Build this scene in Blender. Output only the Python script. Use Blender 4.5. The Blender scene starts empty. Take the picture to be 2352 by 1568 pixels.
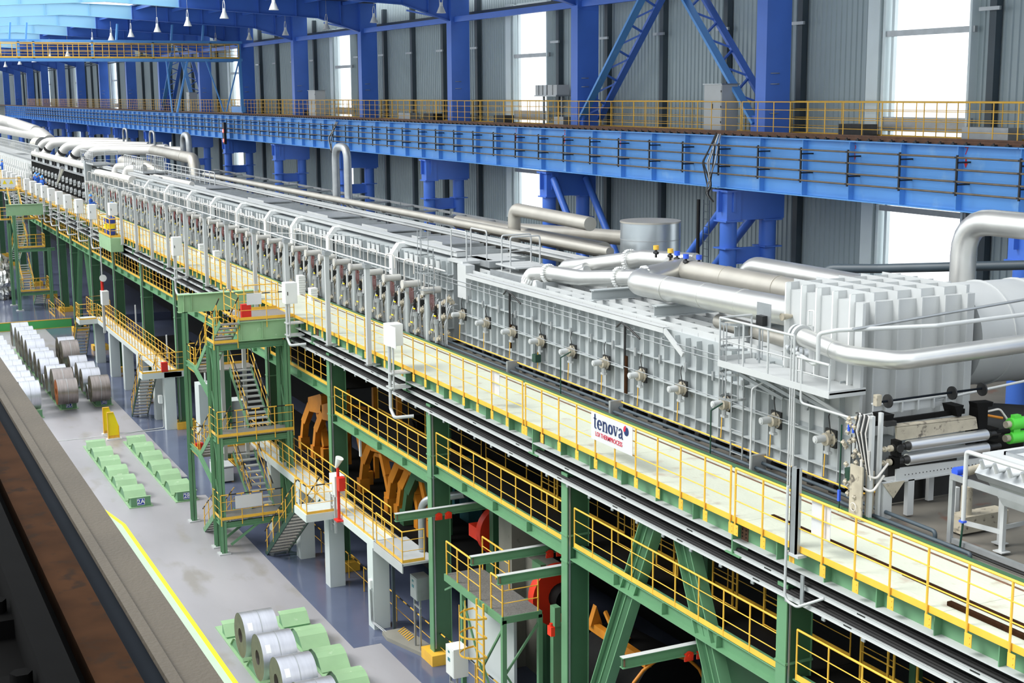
import bpy, bmesh, math, random
from mathutils import Vector, Matrix
random.seed(7)
S = bpy.context.scene
COL = S.collection
# ------------------------------------------------------------------ camera
CY, CP, CR = -0.4488, 0.17424, -0.00657
_f = Vector((math.cos(CP)*math.cos(CY), math.cos(CP)*math.sin(CY), -math.sin(CP)))
_r = _f.cross(Vector((0,0,1))).normalized(); _u = _r.cross(_f)
_r2 = _r*math.cos(CR)+_u*math.sin(CR); _u2 = -_r*math.sin(CR)+_u*math.cos(CR)
def _fl(v): return Vector((-v.x,-v.y,v.z))
_f,_r2,_u2 = _fl(_f),_fl(_r2),_fl(_u2)
cd = bpy.data.cameras.new('camera'); cam = bpy.data.objects.new('camera', cd); COL.objects.link(cam)
cam.matrix_world = Matrix(((_r2.x,_u2.x,-_f.x,0),(_r2.y,_u2.y,-_f.y,0),(_r2.z,_u2.z,-_f.z,19),(0,0,0,1)))
cd.sensor_width = 36; cd.lens = 36*3232/2352; cd.clip_start = 0.1; cd.clip_end = 900
S.camera = cam
# ------------------------------------------------------------------ light
w = bpy.data.worlds.new('world'); S.world = w; w.use_nodes = True
bg = w.node_tree.nodes['Background']; bg.inputs[0].default_value = (0.93,0.97,1,1); bg.inputs[1].default_value = 1.7
sd = bpy.data.lights.new('sun','SUN'); sd.energy = 2.7; sd.angle = math.radians(24); sd.color = (1,0.985,0.95)
sun = bpy.data.objects.new('sun', sd); COL.objects.link(sun)
sun.rotation_euler = Vector((-0.30,-0.85,0.95)).to_track_quat('Z','Y').to_euler()
S.view_settings.view_transform = 'Standard'; S.view_settings.look = 'None'; S.view_settings.gamma = 1
S.view_settings.use_curve_mapping = False; S.view_settings.exposure = 0.3
# ------------------------------------------------------------------ helpers
def lin(c): 
    c=c/255; return c/12.92 if c<=0.04045 else ((c+0.055)/1.055)**2.4
def mat(name, rgb, rough=0.5, metal=0.0, var=0.12, scale=1.5, bump=0.0, bscale=30, dirt=None, dthr=0.62, spec=0.5, aniso=None):
    m = bpy.data.materials.new(name); m.use_nodes = True; nt = m.node_tree; b = nt.nodes['Principled BSDF']
    c = [lin(v) for v in rgb]+[1]
    b.inputs['Roughness'].default_value = rough; b.inputs['Metallic'].default_value = metal
    b.inputs['Specular IOR Level'].default_value = spec
    g = nt.nodes.new('ShaderNodeNewGeometry')
    mp = nt.nodes.new('ShaderNodeMapping'); nt.links.new(g.outputs['Position'], mp.inputs[0])
    if aniso: mp.inputs['Scale'].default_value = aniso
    n = nt.nodes.new('ShaderNodeTexNoise'); n.inputs['Scale'].default_value = scale; n.inputs['Detail'].default_value = 5
    nt.links.new(mp.outputs[0], n.inputs['Vector'])
    r = nt.nodes.new('ShaderNodeMapRange'); r.inputs[1].default_value=0.3; r.inputs[2].default_value=0.7
    r.inputs[3].default_value = 1-var; r.inputs[4].default_value = 1+var*0.6
    nt.links.new(n.outputs[0], r.inputs[0])
    mx = nt.nodes.new('ShaderNodeMix'); mx.data_type='RGBA'; mx.blend_type='MULTIPLY'; mx.inputs[0].default_value=1
    mx.inputs[6].default_value = c
    nt.links.new(r.outputs[0], mx.inputs[7])
    out = mx.outputs[2]
    if dirt:
        n2 = nt.nodes.new('ShaderNodeTexNoise'); n2.inputs['Scale'].default_value = scale*2.3; n2.inputs['Detail'].default_value = 8
        nt.links.new(mp.outputs[0], n2.inputs['Vector'])
        r2 = nt.nodes.new('ShaderNodeMapRange'); r2.inputs[1].default_value=dthr; r2.inputs[2].default_value=dthr+0.12
        nt.links.new(n2.outputs[0], r2.inputs[0])
        m2 = nt.nodes.new('ShaderNodeMix'); m2.data_type='RGBA'
        nt.links.new(r2.outputs[0], m2.inputs[0]); nt.links.new(out, m2.inputs[6]); m2.inputs[7].default_value=[lin(v) for v in dirt]+[1]
        out = m2.outputs[2]
    nt.links.new(out, b.inputs['Base Color'])
    if bump:
        n3 = nt.nodes.new('ShaderNodeTexNoise'); n3.inputs['Scale'].default_value=bscale; n3.inputs['Detail'].default_value=3
        nt.links.new(mp.outputs[0], n3.inputs['Vector'])
        bm_ = nt.nodes.new('ShaderNodeBump'); bm_.inputs['Strength'].default_value=bump; bm_.inputs['Distance'].default_value=0.02
        nt.links.new(n3.outputs[0], bm_.inputs['Height']); nt.links.new(bm_.outputs[0], b.inputs['Normal'])
    return m
M = {}
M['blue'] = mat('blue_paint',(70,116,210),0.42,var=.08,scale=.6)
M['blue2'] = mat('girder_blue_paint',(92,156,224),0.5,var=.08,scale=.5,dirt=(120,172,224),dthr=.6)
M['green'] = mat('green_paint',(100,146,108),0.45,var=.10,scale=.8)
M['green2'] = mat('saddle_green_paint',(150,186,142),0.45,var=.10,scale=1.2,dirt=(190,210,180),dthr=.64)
M['pale'] = mat('pale_blue_rafter',(150,202,232),0.5,var=.06,scale=.4)  # paler blue on the middle rafter segments
M['face'] = mat('bright_green_wall_paint',(78,176,96),0.5,var=.06,scale=.4)
M['dullred'] = mat('dull_red_hose',(120,52,48),0.5)
M['near'] = mat('shaded_near_steel',(7,7,7),0.9,spec=.05,var=.3,scale=5)  # foreground shade put into the steel colour, almost black
M['dgreen'] = mat('dark_and_shaded_green_paint',(56,96,66),0.5,var=.1,scale=.8)
M['vgreen'] = mat('deep_green_enamel',(22,62,48),0.4)
M['yellow'] = mat('yellow_paint',(236,184,66),0.42,var=.10,scale=2,dirt=(170,110,40),dthr=.70)
M['byellow'] = mat('bright_yellow_paint',(250,222,20),0.4,var=.05)
M['orange'] = mat('machine_orange_yellow_paint',(206,130,34),0.5,var=.15,scale=2)
M['black'] = mat('black_paint',(18,18,20),0.5)
M['cable'] = mat('black_cable_sheath',(9,9,9),0.7,var=.3,scale=6)
M['deck'] = mat('pale_green_deck_plate',(190,194,178),0.55,var=.07,scale=.8,bump=.35,bscale=14,dirt=(172,164,148),dthr=.60)
M['concrete'] = mat('hall_concrete',(160,158,162),0.38,var=.14,scale=.35,dirt=(146,142,138),dthr=.56,aniso=(.45,1,1))
M['wcon'] = mat('white_painted_concrete',(206,214,212),0.6,var=.05,scale=.6)
M['rcon'] = mat('raw_concrete',(138,136,126),0.8,var=.15,scale=.9,dirt=(92,84,72),dthr=.66)
M['epoxy'] = mat('grey_blue_epoxy_floor',(92,100,124),0.14,var=.14,scale=.4)
M['gfloor'] = mat('pale_green_floor_paint',(186,212,184),0.4,var=.05)
M['yline'] = mat('yellow_floor_line',(246,232,30),0.5,var=.03)
M['grey'] = mat('furnace_grey_paint',(166,172,173),0.5,var=.10,scale=.9,dirt=(140,128,104),dthr=.69)
M['lgrey'] = mat('light_grey_paint',(184,187,187),0.5,var=.06,scale=1.1)
M['white'] = mat('white_enamel',(226,228,226),0.4,var=.03)
M['galv'] = mat('galvanised_steel',(170,174,176),0.42,metal=.6,var=.12,scale=3)
M['alu'] = mat('aluminium_cladding',(214,214,210),0.34,metal=.75,var=.10,scale=1.0,bump=.10,bscale=4)
M['alud'] = mat('dusty_aluminium_cladding',(182,178,168),0.42,metal=.55,var=.10,scale=1.0,bump=.08,bscale=4)
M['whitepipe'] = mat('whitened_duct_cladding',(206,204,198),0.45,metal=.25,var=.06,scale=1.0)
M['steel'] = mat('bright_roller_steel',(212,213,213),0.36,metal=.9,var=.03)
M['coil'] = mat('coil_steel',(198,200,208),0.36,metal=.85,var=.08,scale=1.2,aniso=(1,9,1))
M['coild'] = mat('brown_tinted_coil_steel',(150,142,138),0.33,metal=.85,var=.2,scale=1.2,aniso=(1,9,1))
M['coilend'] = mat('coil_end_face',(98,92,76),0.5,metal=.5,var=.25,scale=4)
M['rustend'] = mat('rusty_coil_end',(150,84,36),0.7,metal=.2,var=.2,scale=5)
M['rust'] = mat('rail_rust',(104,74,56),0.75,var=.3,scale=4)
M['rustd'] = mat('dark_and_shaded_rust',(50,31,17),0.9,var=.3,scale=6,dirt=(38,27,19),dthr=.55,spec=.05)  # rust with the foreground rail's shade mixed in; plain dark rust elsewhere
M['pipebrown'] = mat('brown_conductor_rail',(120,108,92),0.55,metal=.3,var=.2,scale=4)
M['dark'] = mat('dark_machine_steel',(44,44,44),0.5,metal=.3,var=.25,scale=4)
M['grime_shade'] = mat('oily_and_shaded_black_steel',(13,13,13),0.7,metal=.0,spec=.15,var=.3,scale=5)  # oily machine black; also carries the under-deck shade of the gallery floors
M['dirty'] = mat('worn_pale_steel',(172,164,146),0.55,var=.2,scale=3,dirt=(84,78,70),dthr=.58)
M['darkwall'] = mat('added_dark_partition',(12,12,13),0.9,var=.3,scale=.4)
M['wall'] = mat('corrugated_wall_sheet',(160,174,178),0.5,metal=.0,var=.06,scale=.3)
M['wpost'] = mat('dark_wall_post',(62,74,82),0.5,var=.1)
M['frame'] = mat('window_frame_paint',(214,226,228),0.45,var=.03)
M['red'] = mat('red_paint',(214,44,36),0.4,var=.06)
M['redd'] = mat('signal_red',(224,52,24),0.45,var=.1)
M['navy'] = mat('navy_print',(24,44,92),0.5,var=.0)
M['crim'] = mat('crimson_print',(196,28,60),0.5,var=.0)
M['sign'] = mat('sign_sheet',(222,222,224),0.35,metal=.2,var=.04,scale=.7)
M['bsign'] = mat('blue_plate',(42,66,168),0.45,var=.0)
M['wprint'] = mat('white_print',(245,245,245),0.5,var=.0)
M['roof'] = mat('roof_sheet',(60,82,120),0.6,var=.1)
M['browntop'] = mat('shaded_brown_flange',(72,65,54),0.8,var=.12,scale=3,bump=.3,bscale=60)  # brown flange, darkened in colour for the shade it lies in
M['blueblack'] = mat('blue_black_steel_and_gap_shadow',(20,25,31),0.9,spec=.1,var=.15,scale=4)  # dark shaft steel; also colours the shadow gap beside the near rail
M['cover'] = mat('worker_blue_cloth',(40,96,190),0.8,var=.1,scale=6)
M['helmet'] = mat('blue_helmet',(60,140,225),0.3,var=.02)
M['skin'] = mat('skin',(196,150,120),0.6,var=.03)
M['hose'] = mat('pale_hose',(206,202,196),0.4,var=.05)
M['grnmotor'] = mat('bright_green_motor_paint',(90,210,70),0.4,var=.06)
M['bluevalve'] = mat('blue_handle',(50,90,210),0.4)
M['grate'] = mat('steel_grating',(150,148,144),0.5,metal=.5,var=.35,scale=30)
M['floor2'] = mat('dusty_upper_floor',(112,108,100),0.6,var=.2,scale=.9,dirt=(110,82,70),dthr=.6)
M['tealfloor'] = mat('teal_machine_paint',(60,120,130),0.5)
def glassmat():
    m = bpy.data.materials.new('window_glass'); m.use_nodes=True; nt=m.node_tree; nt.nodes.clear()
    o=nt.nodes.new('ShaderNodeOutputMaterial'); t=nt.nodes.new('ShaderNodeBsdfTransparent'); g=nt.nodes.new('ShaderNodeBsdfGlossy')
    g.inputs['Roughness'].default_value=.1; x=nt.nodes.new('ShaderNodeMixShader'); x.inputs[0].default_value=.06
    nt.links.new(t.outputs[0],x.inputs[1]); nt.links.new(g.outputs[0],x.inputs[2]); nt.links.new(x.outputs[0],o.inputs[0]); return m
M['glass'] = glassmat()
def emis(name, rgb, st):
    m = bpy.data.materials.new(name); m.use_nodes=True; b=m.node_tree.nodes['Principled BSDF']
    b.inputs['Emission Color'].default_value=[lin(v) for v in rgb]+[1]; b.inputs['Emission Strength'].default_value=st; return m
M['redlamp'] = emis('lit_red_lamp',(255,40,20),4)

def V(*a): return Vector(a)
class MB:
    """collects shapes; build() links them as ONE mesh object"""
    def __init__(s): s.v=[]; s.f=[]; s.sm=[]
    def add(s, vs, fs, smooth=False):
        n=len(s.v); s.v += [tuple(v) for v in vs]; s.f += [tuple(i+n for i in f) for f in fs]; s.sm += [smooth]*len(fs); return s
    def box(s,x0,x1,y0,y1,z0,z1):
        return s.add([(x0,y0,z0),(x1,y0,z0),(x1,y1,z0),(x0,y1,z0),(x0,y0,z1),(x1,y0,z1),(x1,y1,z1),(x0,y1,z1)],
            [(0,3,2,1),(4,5,6,7),(0,1,5,4),(1,2,6,5),(2,3,7,6),(3,0,4,7)])
    def cbox(s,c,d): return s.box(c[0]-d[0]/2,c[0]+d[0]/2,c[1]-d[1]/2,c[1]+d[1]/2,c[2]-d[2]/2,c[2]+d[2]/2)
    def prism(s, poly, axis, a, b):
        """poly: 2D points in the plane of the two other axes (xyz order)"""
        n=len(poly); vs=[]
        for t in (a,b):
            for p in poly:
                q=[p[0],p[1]]; q.insert(axis,t); vs.append(q)
        fs=[tuple(range(n))[::-1], tuple(range(n,2*n))]+[(i,(i+1)%n,n+(i+1)%n,n+i) for i in range(n)]
        return s.add(vs,fs)
    def bar(s,p,q,w,h,up=(0,0,1)):
        p=Vector(p);q=Vector(q);d=(q-p).normalized();u=Vector(up)
        if abs(d.dot(u))>.98: u=Vector((1,0,0))
        a=d.cross(u).normalized(); b=a.cross(d)
        vs=[]
        for e in (p,q):
            for i,j in ((-1,-1),(1,-1),(1,1),(-1,1)): vs.append(e+a*(i*w/2)+b*(j*h/2))
        return s.add(vs,[(0,1,2,3)[::-1],(4,5,6,7),(0,1,5,4),(1,2,6,5),(2,3,7,6),(3,0,4,7)])
    def tube(s,pts,r,seg=8,caps=True,radii=None):
        pts=[Vector(p) for p in pts]; n=len(pts); rings=[]; pa=None
        for i,p in enumerate(pts):
            d=(pts[min(i+1,n-1)]-pts[max(i-1,0)]).normalized()
            if pa is None:
                u=Vector((0,0,1)) if abs(d.z)<.9 else Vector((1,0,0)); a=d.cross(u).normalized()
            else:
                a=(pa-d*pa.dot(d)).normalized()
            pa=a; b=d.cross(a); rr=radii[i] if radii else r
            # miter
            if 0<i<n-1:
                c=(pts[i+1]-p).normalized().dot(d); k=1/max(c,.5)
            else: k=1
            rings.append([p+(a*math.cos(t)+b*math.sin(t))*rr*(k if 0 else 1) for t in [2*math.pi*j/seg for j in range(seg)]])
        vs=[v for r_ in rings for v in r_]; fs=[]
        for i in range(n-1):
            for j in range(seg):
                k=(j+1)%seg; fs.append((i*seg+j,i*seg+k,(i+1)*seg+k,(i+1)*seg+j))
        s.add(vs,fs,True)
        if caps: s.add(rings[0],[tuple(range(seg))[::-1]]); s.add(rings[-1],[tuple(range(seg))])
        return s
    def cyl(s,p,q,r,seg=12,r2=None,caps=True): return s.tube([p,q],r,seg,caps,[r,r if r2 is None else r2])
    def ibeam(s,p,q,h,w,tf=.03,tw=.02,up=(0,0,1)):
        """top centre line p->q; h down"""
        p=Vector(p);q=Vector(q);u=Vector(up);
        s.bar(p-u*tf/2,q-u*tf/2,w,tf,up); s.bar(p-u*(h-tf/2),q-u*(h-tf/2),w,tf,up); s.bar(p-u*h/2,q-u*h/2,tw,h-2*tf,up); return s
    def mesh(s,name,m,off=(0,0,0)):
        me=bpy.data.meshes.new(name); o=Vector(off)
        me.from_pydata([(v[0]-o.x,v[1]-o.y,v[2]-o.z) for v in s.v],[],s.f)
        me.materials.append(M[m] if isinstance(m,str) else m)
        if any(s.sm): me.polygons.foreach_set('use_smooth',s.sm)
        me.update(); return me
    def build(s,name,m,parent=None,base=None):
        off=wloc(parent) if parent is not None else Vector((0,0,0))
        if parent is None: off=Vector(base if base else (0,0,0))
        o=bpy.data.objects.new(name,s.mesh(name,m,off)); COL.objects.link(o)
        if parent is not None: o.parent=parent
        else: o.location=off
        return o
def wloc(o):
    v=Vector((0,0,0))
    while o is not None: v=v+o.location; o=o.parent
    return v
def thing(name,label,cat,loc=(0,0,0),group=None):
    o=bpy.data.objects.new(name,None); o.empty_display_size=.2; COL.objects.link(o); o.location=loc
    o['label']=label; o['category']=cat
    if group: o['group']=group
    return o
def tag(o,label,cat,group=None):
    o['label']=label;o['category']=cat
    if group:o['group']=group
    return o
def struct(o): o['kind']='structure'; return o
def inst(name,me,parent,locs,rots=None):
    off=wloc(parent); r=[]
    for i,l in enumerate(locs):
        o=bpy.data.objects.new(name,me); COL.objects.link(o); o.parent=parent; o.location=Vector(l)-off
        if rots: o.rotation_euler=rots[i]
        r.append(o)
    return r
def dup(root,loc,label=None,group=None,rotz=None,parent=None):
    r=root.copy(); COL.objects.link(r); r.location=loc
    if rotz is not None: r.rotation_euler=(0,0,rotz)
    if label: r['label']=label
    if group: r['group']=group
    def kids(src,dst):
        for c in list(src.children):
            k=c.copy(); COL.objects.link(k); k.parent=dst
            kids(c,k)
    kids(root,r); return r
ORD=['first','second','third','fourth','fifth','sixth','seventh','eighth','ninth','tenth','eleventh','twelfth','thirteenth','fourteenth','fifteenth','sixteenth','seventeenth','eighteenth','nineteenth','twentieth']
def nth(i):
    if i<20: return ORD[i]
    t=['twenty','thirty','forty','fifty','sixty'][(i+1)//10-2]; k=(i+1)%10
    return t+('-'+ORD[k-1] if k else 'th') if k else {'twenty':'twentieth','thirty':'thirtieth','forty':'fortieth','fifty':'fiftieth','sixty':'sixtieth'}[t]
def bend(pts,r,n=5):
    """round the corners of a polyline"""
    pts=[Vector(p) for p in pts]; out=[pts[0]]
    for i in range(1,len(pts)-1):
        a,b,c=pts[i-1],pts[i],pts[i+1]; d1=(a-b).normalized(); d2=(c-b).normalized()
        ang=d1.angle(d2); t=min(r/math.tan(ang/2) if ang<3.1 else 0, (a-b).length*.48,(c-b).length*.48)
        p0=b+d1*t; p1=b+d2*t
        for k in range(n+1):
            u=k/n; out.append(p0*(1-u)**2+b*2*u*(1-u)+p1*u*u)
    out.append(pts[-1]); return out
_pm={}
def railing(name,label,cat,pts,h=1.1,step=1.05,r=.022,toe=0.1,m='yellow',posts=True,group=None,parent=None,mids=(.37,.72),drop=0.0,striped=False,closed_ends=True):
    """handrail along a polyline of deck-level points: top_rail, mid_rails, posts, toe_board"""
    pts=[Vector(p) for p in pts]
    root=parent if parent is not None else thing(name,label,cat,pts[0],group)
    up=Vector((0,0,1))
    if striped:
        L=0; seg=.35; k=0
        for a,b in zip(pts,pts[1:]):
            n=max(1,round((b-a).length/seg))
            mbs=[MB(),MB()]
            for i in range(n):
                mbs[i%2].cyl(a.lerp(b,i/n)+up*h,a.lerp(b,(i+1)/n)+up*h,r*1.15,6)
            mbs[0].build('top_rail',m,root)
            if n>1: mbs[1].build('rail_stripe','black',root)
    else:
        MB().tube([p+up*h for p in pts],r*1.15,6).build('top_rail',m,root)
    for f in mids: MB().tube([p+up*h*f for p in pts],r*.62,5).build('mid_rail',m,root)
    key=(round(h,2),m,round(drop,2),round(r,3))
    if key not in _pm:
        _pm[key]=MB().cyl((0,0,-drop),(0,0,h),r,6).mesh('post',m)
    locs=[]
    for a,b in zip(pts,pts[1:]):
        n=max(1,round((b-a).length/step))
        for i in range(n): locs.append(a.lerp(b,i/n))
    locs.append(pts[-1])
    if len(locs)<=300: inst('post',_pm[key],root,locs)
    if toe:
        mb=MB()
        for a,b in zip(pts,pts[1:]):
            mb.bar(a+up*toe/2,b+up*toe/2,.012,toe)
        mb.build('toe_board',m,root)
    return root
def text(s,name,m,parent,origin,size,xdir,updir,ext=.004,align='CENTER',bold=0.0,sx=1.0):
    cu=bpy.data.curves.new('t','FONT'); cu.body=s; cu.size=size; cu.align_x=align; cu.align_y='CENTER'; cu.extrude=ext; cu.offset=bold; cu.resolution_u=3
    o=bpy.data.objects.new('t',cu); COL.objects.link(o)
    dg=bpy.context.evaluated_depsgraph_get(); me=bpy.data.meshes.new_from_object(o.evaluated_get(dg)); bpy.data.objects.remove(o)
    X=Vector(xdir).normalized(); U=Vector(updir).normalized(); N=X.cross(U)
    off=wloc(parent)
    for v in me.vertices: v.co=Vector(origin)+X*(v.co.x*sx)+U*v.co.y+N*v.co.z-off
    me.materials.clear(); me.materials.append(M[m]); me.name=name
    q=bpy.data.objects.new(name,me); COL.objects.link(q); q.parent=parent; return q
# ================================================================== SETTING
def poly_floor(name,poly,z,m,th=.004):
    mb=MB(); mb.prism(poly,2,z-th,z); return mb
fl=MB().box(-420,20,-4,34.6,-.3,0).build('floor','concrete'); struct(fl)
NX=-41
ep=[(-121,15.13),(-69.4,15.13),(-69.3,14.62),(-65.8,14.62),(-65.7,15.13),(-44.3,15.13),(-44.3,16.14),(-20,16.14),(20,16.14),(20,34),(-121,34)]
poly_floor('',ep,.006,'epoxy',.006).build('painted_floor_area','epoxy',fl)
gp=[(-20,4),(20,4),(20,10.55),(-20,10.55),(-62.6,10.55),(-66.4,9.95),(-68.6,9.0),(-70.5,8.0),(-72,4)]
poly_floor('',[(-72,4),(20,4),(20,10.58),(-62.6,10.58),(-66.4,10.0),(-69.0,9.0),(-71.5,6.8)],.004,'gfloor').build('painted_strip','gfloor',fl)
yl=[(20,10.58),(-62.6,10.58),(-66.4,10.0),(-69.0,9.0),(-71.5,6.8),(-71.7,6.85),(-69.1,9.15),(-66.45,10.17),(-62.65,10.75),(20,10.75)]
struct(poly_floor('',yl,.008,'yline').build('trim_1','yline'))
MB().box(-80.18,-80.08,4,16.4,0,.02).build('expansion_joint','lgrey',fl)
# raised floor beyond the coil yard
rf=MB().box(-420,-121,-4,34.6,0.001,.70).build('raised_floor','epoxy'); struct(rf); rf.name='floor.001'
MB().box(-121.04,-120.97,-4,17.3,.02,.69).build('green_face','face',rf)
g=M['green']
MB().box(-121.05,-120.95,-4,17.3,.68,.74).build('edge_strip','yellow',rf)
MB().box(-121.0,-120.9,-4,17.3,.0,.03).build('edge_strip','yellow',rf)
# camera side and end walls (behind the viewer), far end wall
struct(MB().box(-420,20,-4.3,-4,0,12.5).build('wall_left_blocker','wall'))  # unseen; added to block low light, kept short so the sun clears it
struct(MB().box(-420.3,-420,-4,34.6,0,25).build('wall_far','wall'))
struct(MB().box(20,20.3,-4,34.6,0,23).build('wall_near','wall'))
# added black backing wall: stands in for the shade below the furnace deck
cel=struct(MB().box(-420,20,25.6,25.8,0,9.7).build('wall_shade_backing','darkwall'))
struct(MB().box(-13,-12.8,18,25.6,0,9.7).build('wall_shade_backing.001','darkwall'))
# corrugated window wall with real profile
WY=34.5
wins=[(-40.35,-36.0),(-70.6,-66.5),(-100.8,-97.1),(-130.6,-127),(-160.6,-157),(-190.6,-187),(-220.6,-217),(-250.6,-247)]
def corr(x0,x1,z0,z1):
    mb=MB(); pit=.30; vs=[]; x=x0; prof=[]
    n=max(1,int((x1-x0)/pit)); pit=(x1-x0)/n
    for i in range(n):
        a=x0+i*pit; prof += [(a,WY),(a+pit*.62,WY),(a+pit*.70,WY-.05),(a+pit*.92,WY-.05)]
    prof.append((x1,WY))
    v=[];f=[]
    for p in prof: v += [(p[0],p[1],z0),(p[0],p[1],z1)]
    for i in range(len(prof)-1): f.append((2*i,2*i+2,2*i+3,2*i+1))
    return mb.add(v,f)
wl=None
xs=-420; segs=[]
for a,b in sorted(wins): segs.append((xs,a)); xs=b
segs.append((xs,-8))
mb=MB()
for a,b in segs:
    c=corr(a,b,9.5,26.5); mb.add(c.v,c.f)
for a,b in wins:
    c=corr(a,b,9.5,12.35); mb.add(c.v,c.f); c=corr(a,b,23.75,26.5); mb.add(c.v,c.f)
wl=struct(mb.build('wall_right','wall'))
# posts of the wall
pme=MB().box(-.15,.15,-.26,0,9.9,24.6).mesh('wall_post','wpost')
px_=[x for x in [-14.9-5.05*i for i in range(56)] if not any(a-.1<x<b+.1 for a,b in wins)]
inst('wall_post',pme,wl,[(x,WY-.06,0) for x in px_])
MB().box(-300,-8,WY-.75,WY-.6,23.45,23.62).build('girt','wpost',wl)
MB().tube([(-300,WY-.9,23.2),(-8,WY-.9,23.2)],.07).build('wall_pipe','wpost',wl)
clip=MB().box(-.45,.45,-.5,-.42,-.06,.06).mesh('clip','galv')
inst('clip',clip,wl,[(x,WY,21.6) for x in px_[:20]])
for i,(a,b) in enumerate(sorted(wins,reverse=True)):
    w_=struct(MB().box(a,a+.12,WY-.35,WY+.1,12.35,23.75).box(b-.1,b,WY-.35,WY+.1,12.35,23.75).box(a,b,WY-.1,WY+.1,12.25,12.4).box(a,b,WY-.1,WY+.1,23.7,23.8).build('window_%d'%(i+1),'frame'))
    MB().box(a-.75,a-.12,WY-.42,WY-.2,12.2,23.8).build('jamb','frame',w_)
    MB().box(a+.1,b-.1,WY,WY+.02,12.4,23.7).build('glass_pane','glass',w_)
    for z,h in ((21.0,.2),(14.85,.2),(17.85,.5)): MB().box(a-.5,b+.1,WY-.3,WY-.18,z-h/2,z+h/2).build('crossbar','galv',w_)
    MB().box(a+.28,a+.42,WY-.2,WY-.05,12.4,23.7).build('mullion','frame',w_)
# roof: opaque sheets beside an open ridge light
ce=MB()
ce.add([(-420,33.5,24.95),(-20,33.5,24.95),(-20,20.5,25.35),(-420,20.5,25.35),(-420,33.5,25.05),(-20,33.5,25.05),(-20,20.5,25.45),(-420,20.5,25.45)],[(0,1,2,3),(7,6,5,4),(0,4,5,1),(2,6,7,3),(1,5,6,2),(3,7,4,0)])
ceil=struct(ce.build('ceiling','roof'))
for y in (31.2,28.6,26.0,23.4,20.8):
    z=24.95+(33.5-y)*.0308-.14
    MB().box(-420,-20,y-.06,y+.06,z-.12,z+.1).build('purlin','blue',ceil)
# ================================================================== BLUE STEELWORK
COLX=[-15-15*i for i in range(9)]+[-153-18*i for i in range(9)]
def ordn(i,side='from the right'): return nth(i)+' '+side
def make_column(x,i):
    t=thing('building_column','tall blue steel column of the window wall, %s'%ordn(i),'column',(x,32.8,15.4),'blue columns along the window wall')
    MB().box(x-.35,x+.31,32.28,32.31,15.4,24.9).box(x-.35,x+.31,33.38,33.41,15.4,24.9).build('flange','blue',t)
    MB().box(x+.27,x+.31,32.31,33.38,15.4,24.9).box(x-.35,x-.31,32.31,33.38,15.4,24.9).build('web','blue',t)
    MB().box(x-.3,x+.33,32.3,33.4,22.86,22.92).box(x-.3,x+.33,32.3,33.4,15.4,15.5).build('stiffener','blue',t)
    for z in (18.2,18.62,19.3,19.7):
        MB().tube([(x+.31,32.5,z),(x+.45,32.5,z),(x+.45,32.8,z),(x+.31,32.8,z)],.018,5).build('rung','galv',t)
    return t
def make_legs(x,i):
    t=thing('crane_leg_pair','pair of round blue legs carrying the crane girder, %s'%ordn(i),'support',(x,31.7,9.95),'tubular legs under the crane girder')
    for y in (30.92,32.75):
        MB().cyl((x,y,9.9),(x,y,14.15),.33,20).build('tubular_leg','blue',t)
        MB().box(x-.42,x+.42,y-.4,y+.4,14.12,14.18).build('ring_plate','blue',t)
        MB().box(x-.42,x+.42,y-.4,y+.4,13.08,13.13).build('ring_plate','blue',t)
    MB().box(x-.36,x+.36,30.6,31.25,14.18,15.3).box(x-.5,x+.5,30.5,31.3,15.26,15.34).box(x-.03,x+.03,30.42,31.35,14.5,15.3).box(x+.36,x+.42,30.85,30.95,14.5,15.3).build('head_box','blue',t)
    MB().box(x-.3,x+.3,31.25,33.3,14.18,15.45).build('head_beam','blue',t)
    MB().box(x-.02,x+.02,31.2,32.5,12.5,13.1).box(x-.2,x+.2,31.2,32.5,12.48,12.52).build('tie_beam','blue',t)
    return t
for i,x in enumerate(COLX):
    make_column(x,i); make_legs(x,i)
def rafter(x,i):
    t=thing('roof_rafter','blue tapered roof rafter over the bay, %s'%ordn(i),'beam',(x,32.3,23),'blue roof rafters')
    def prof(ys): return ys
    zb=lambda y: 24.68-.056*(y-16) if y<29.5 else 24.68-.056*13.5-(y-29.5)*.305
    zt=lambda y: 25.5-.03*abs(y-16)
    ys=[16,20.5,25,29.5,32.3]; n=len(ys)
    zb2=lambda y: 24.68-.056*abs(16-y)
    for nm,lst in (('rafter_web',[2,9,16,20.45]),('rafter_web',[20.5,25,29.5,32.3])):
        p=[(y,(zb(y) if y>16 else zb2(y))) for y in lst]+[(y,zt(y)) for y in lst[::-1]]
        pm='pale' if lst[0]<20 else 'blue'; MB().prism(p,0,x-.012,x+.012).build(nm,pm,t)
        mb=MB()
        for a,b in zip(lst,lst[1:]):
            za=zb(a) if a>16 else zb2(a); zb_=zb(b) if b>16 else zb2(b)
            mb.bar((x,a,za),(x,b,zb_),.34,.03); mb.bar((x,a,zt(a)),(x,b,zt(b)),.34,.03)
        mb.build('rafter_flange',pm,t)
    for y in (4,7.5,11,14.5,17.5,20.47,23,25.5,28,29.5,31):
        z0=zb(y) if y>16 else zb2(y)
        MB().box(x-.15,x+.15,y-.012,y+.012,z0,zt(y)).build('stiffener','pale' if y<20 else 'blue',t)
for i,x in enumerate(COLX[1:17]): rafter(x,i)
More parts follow.
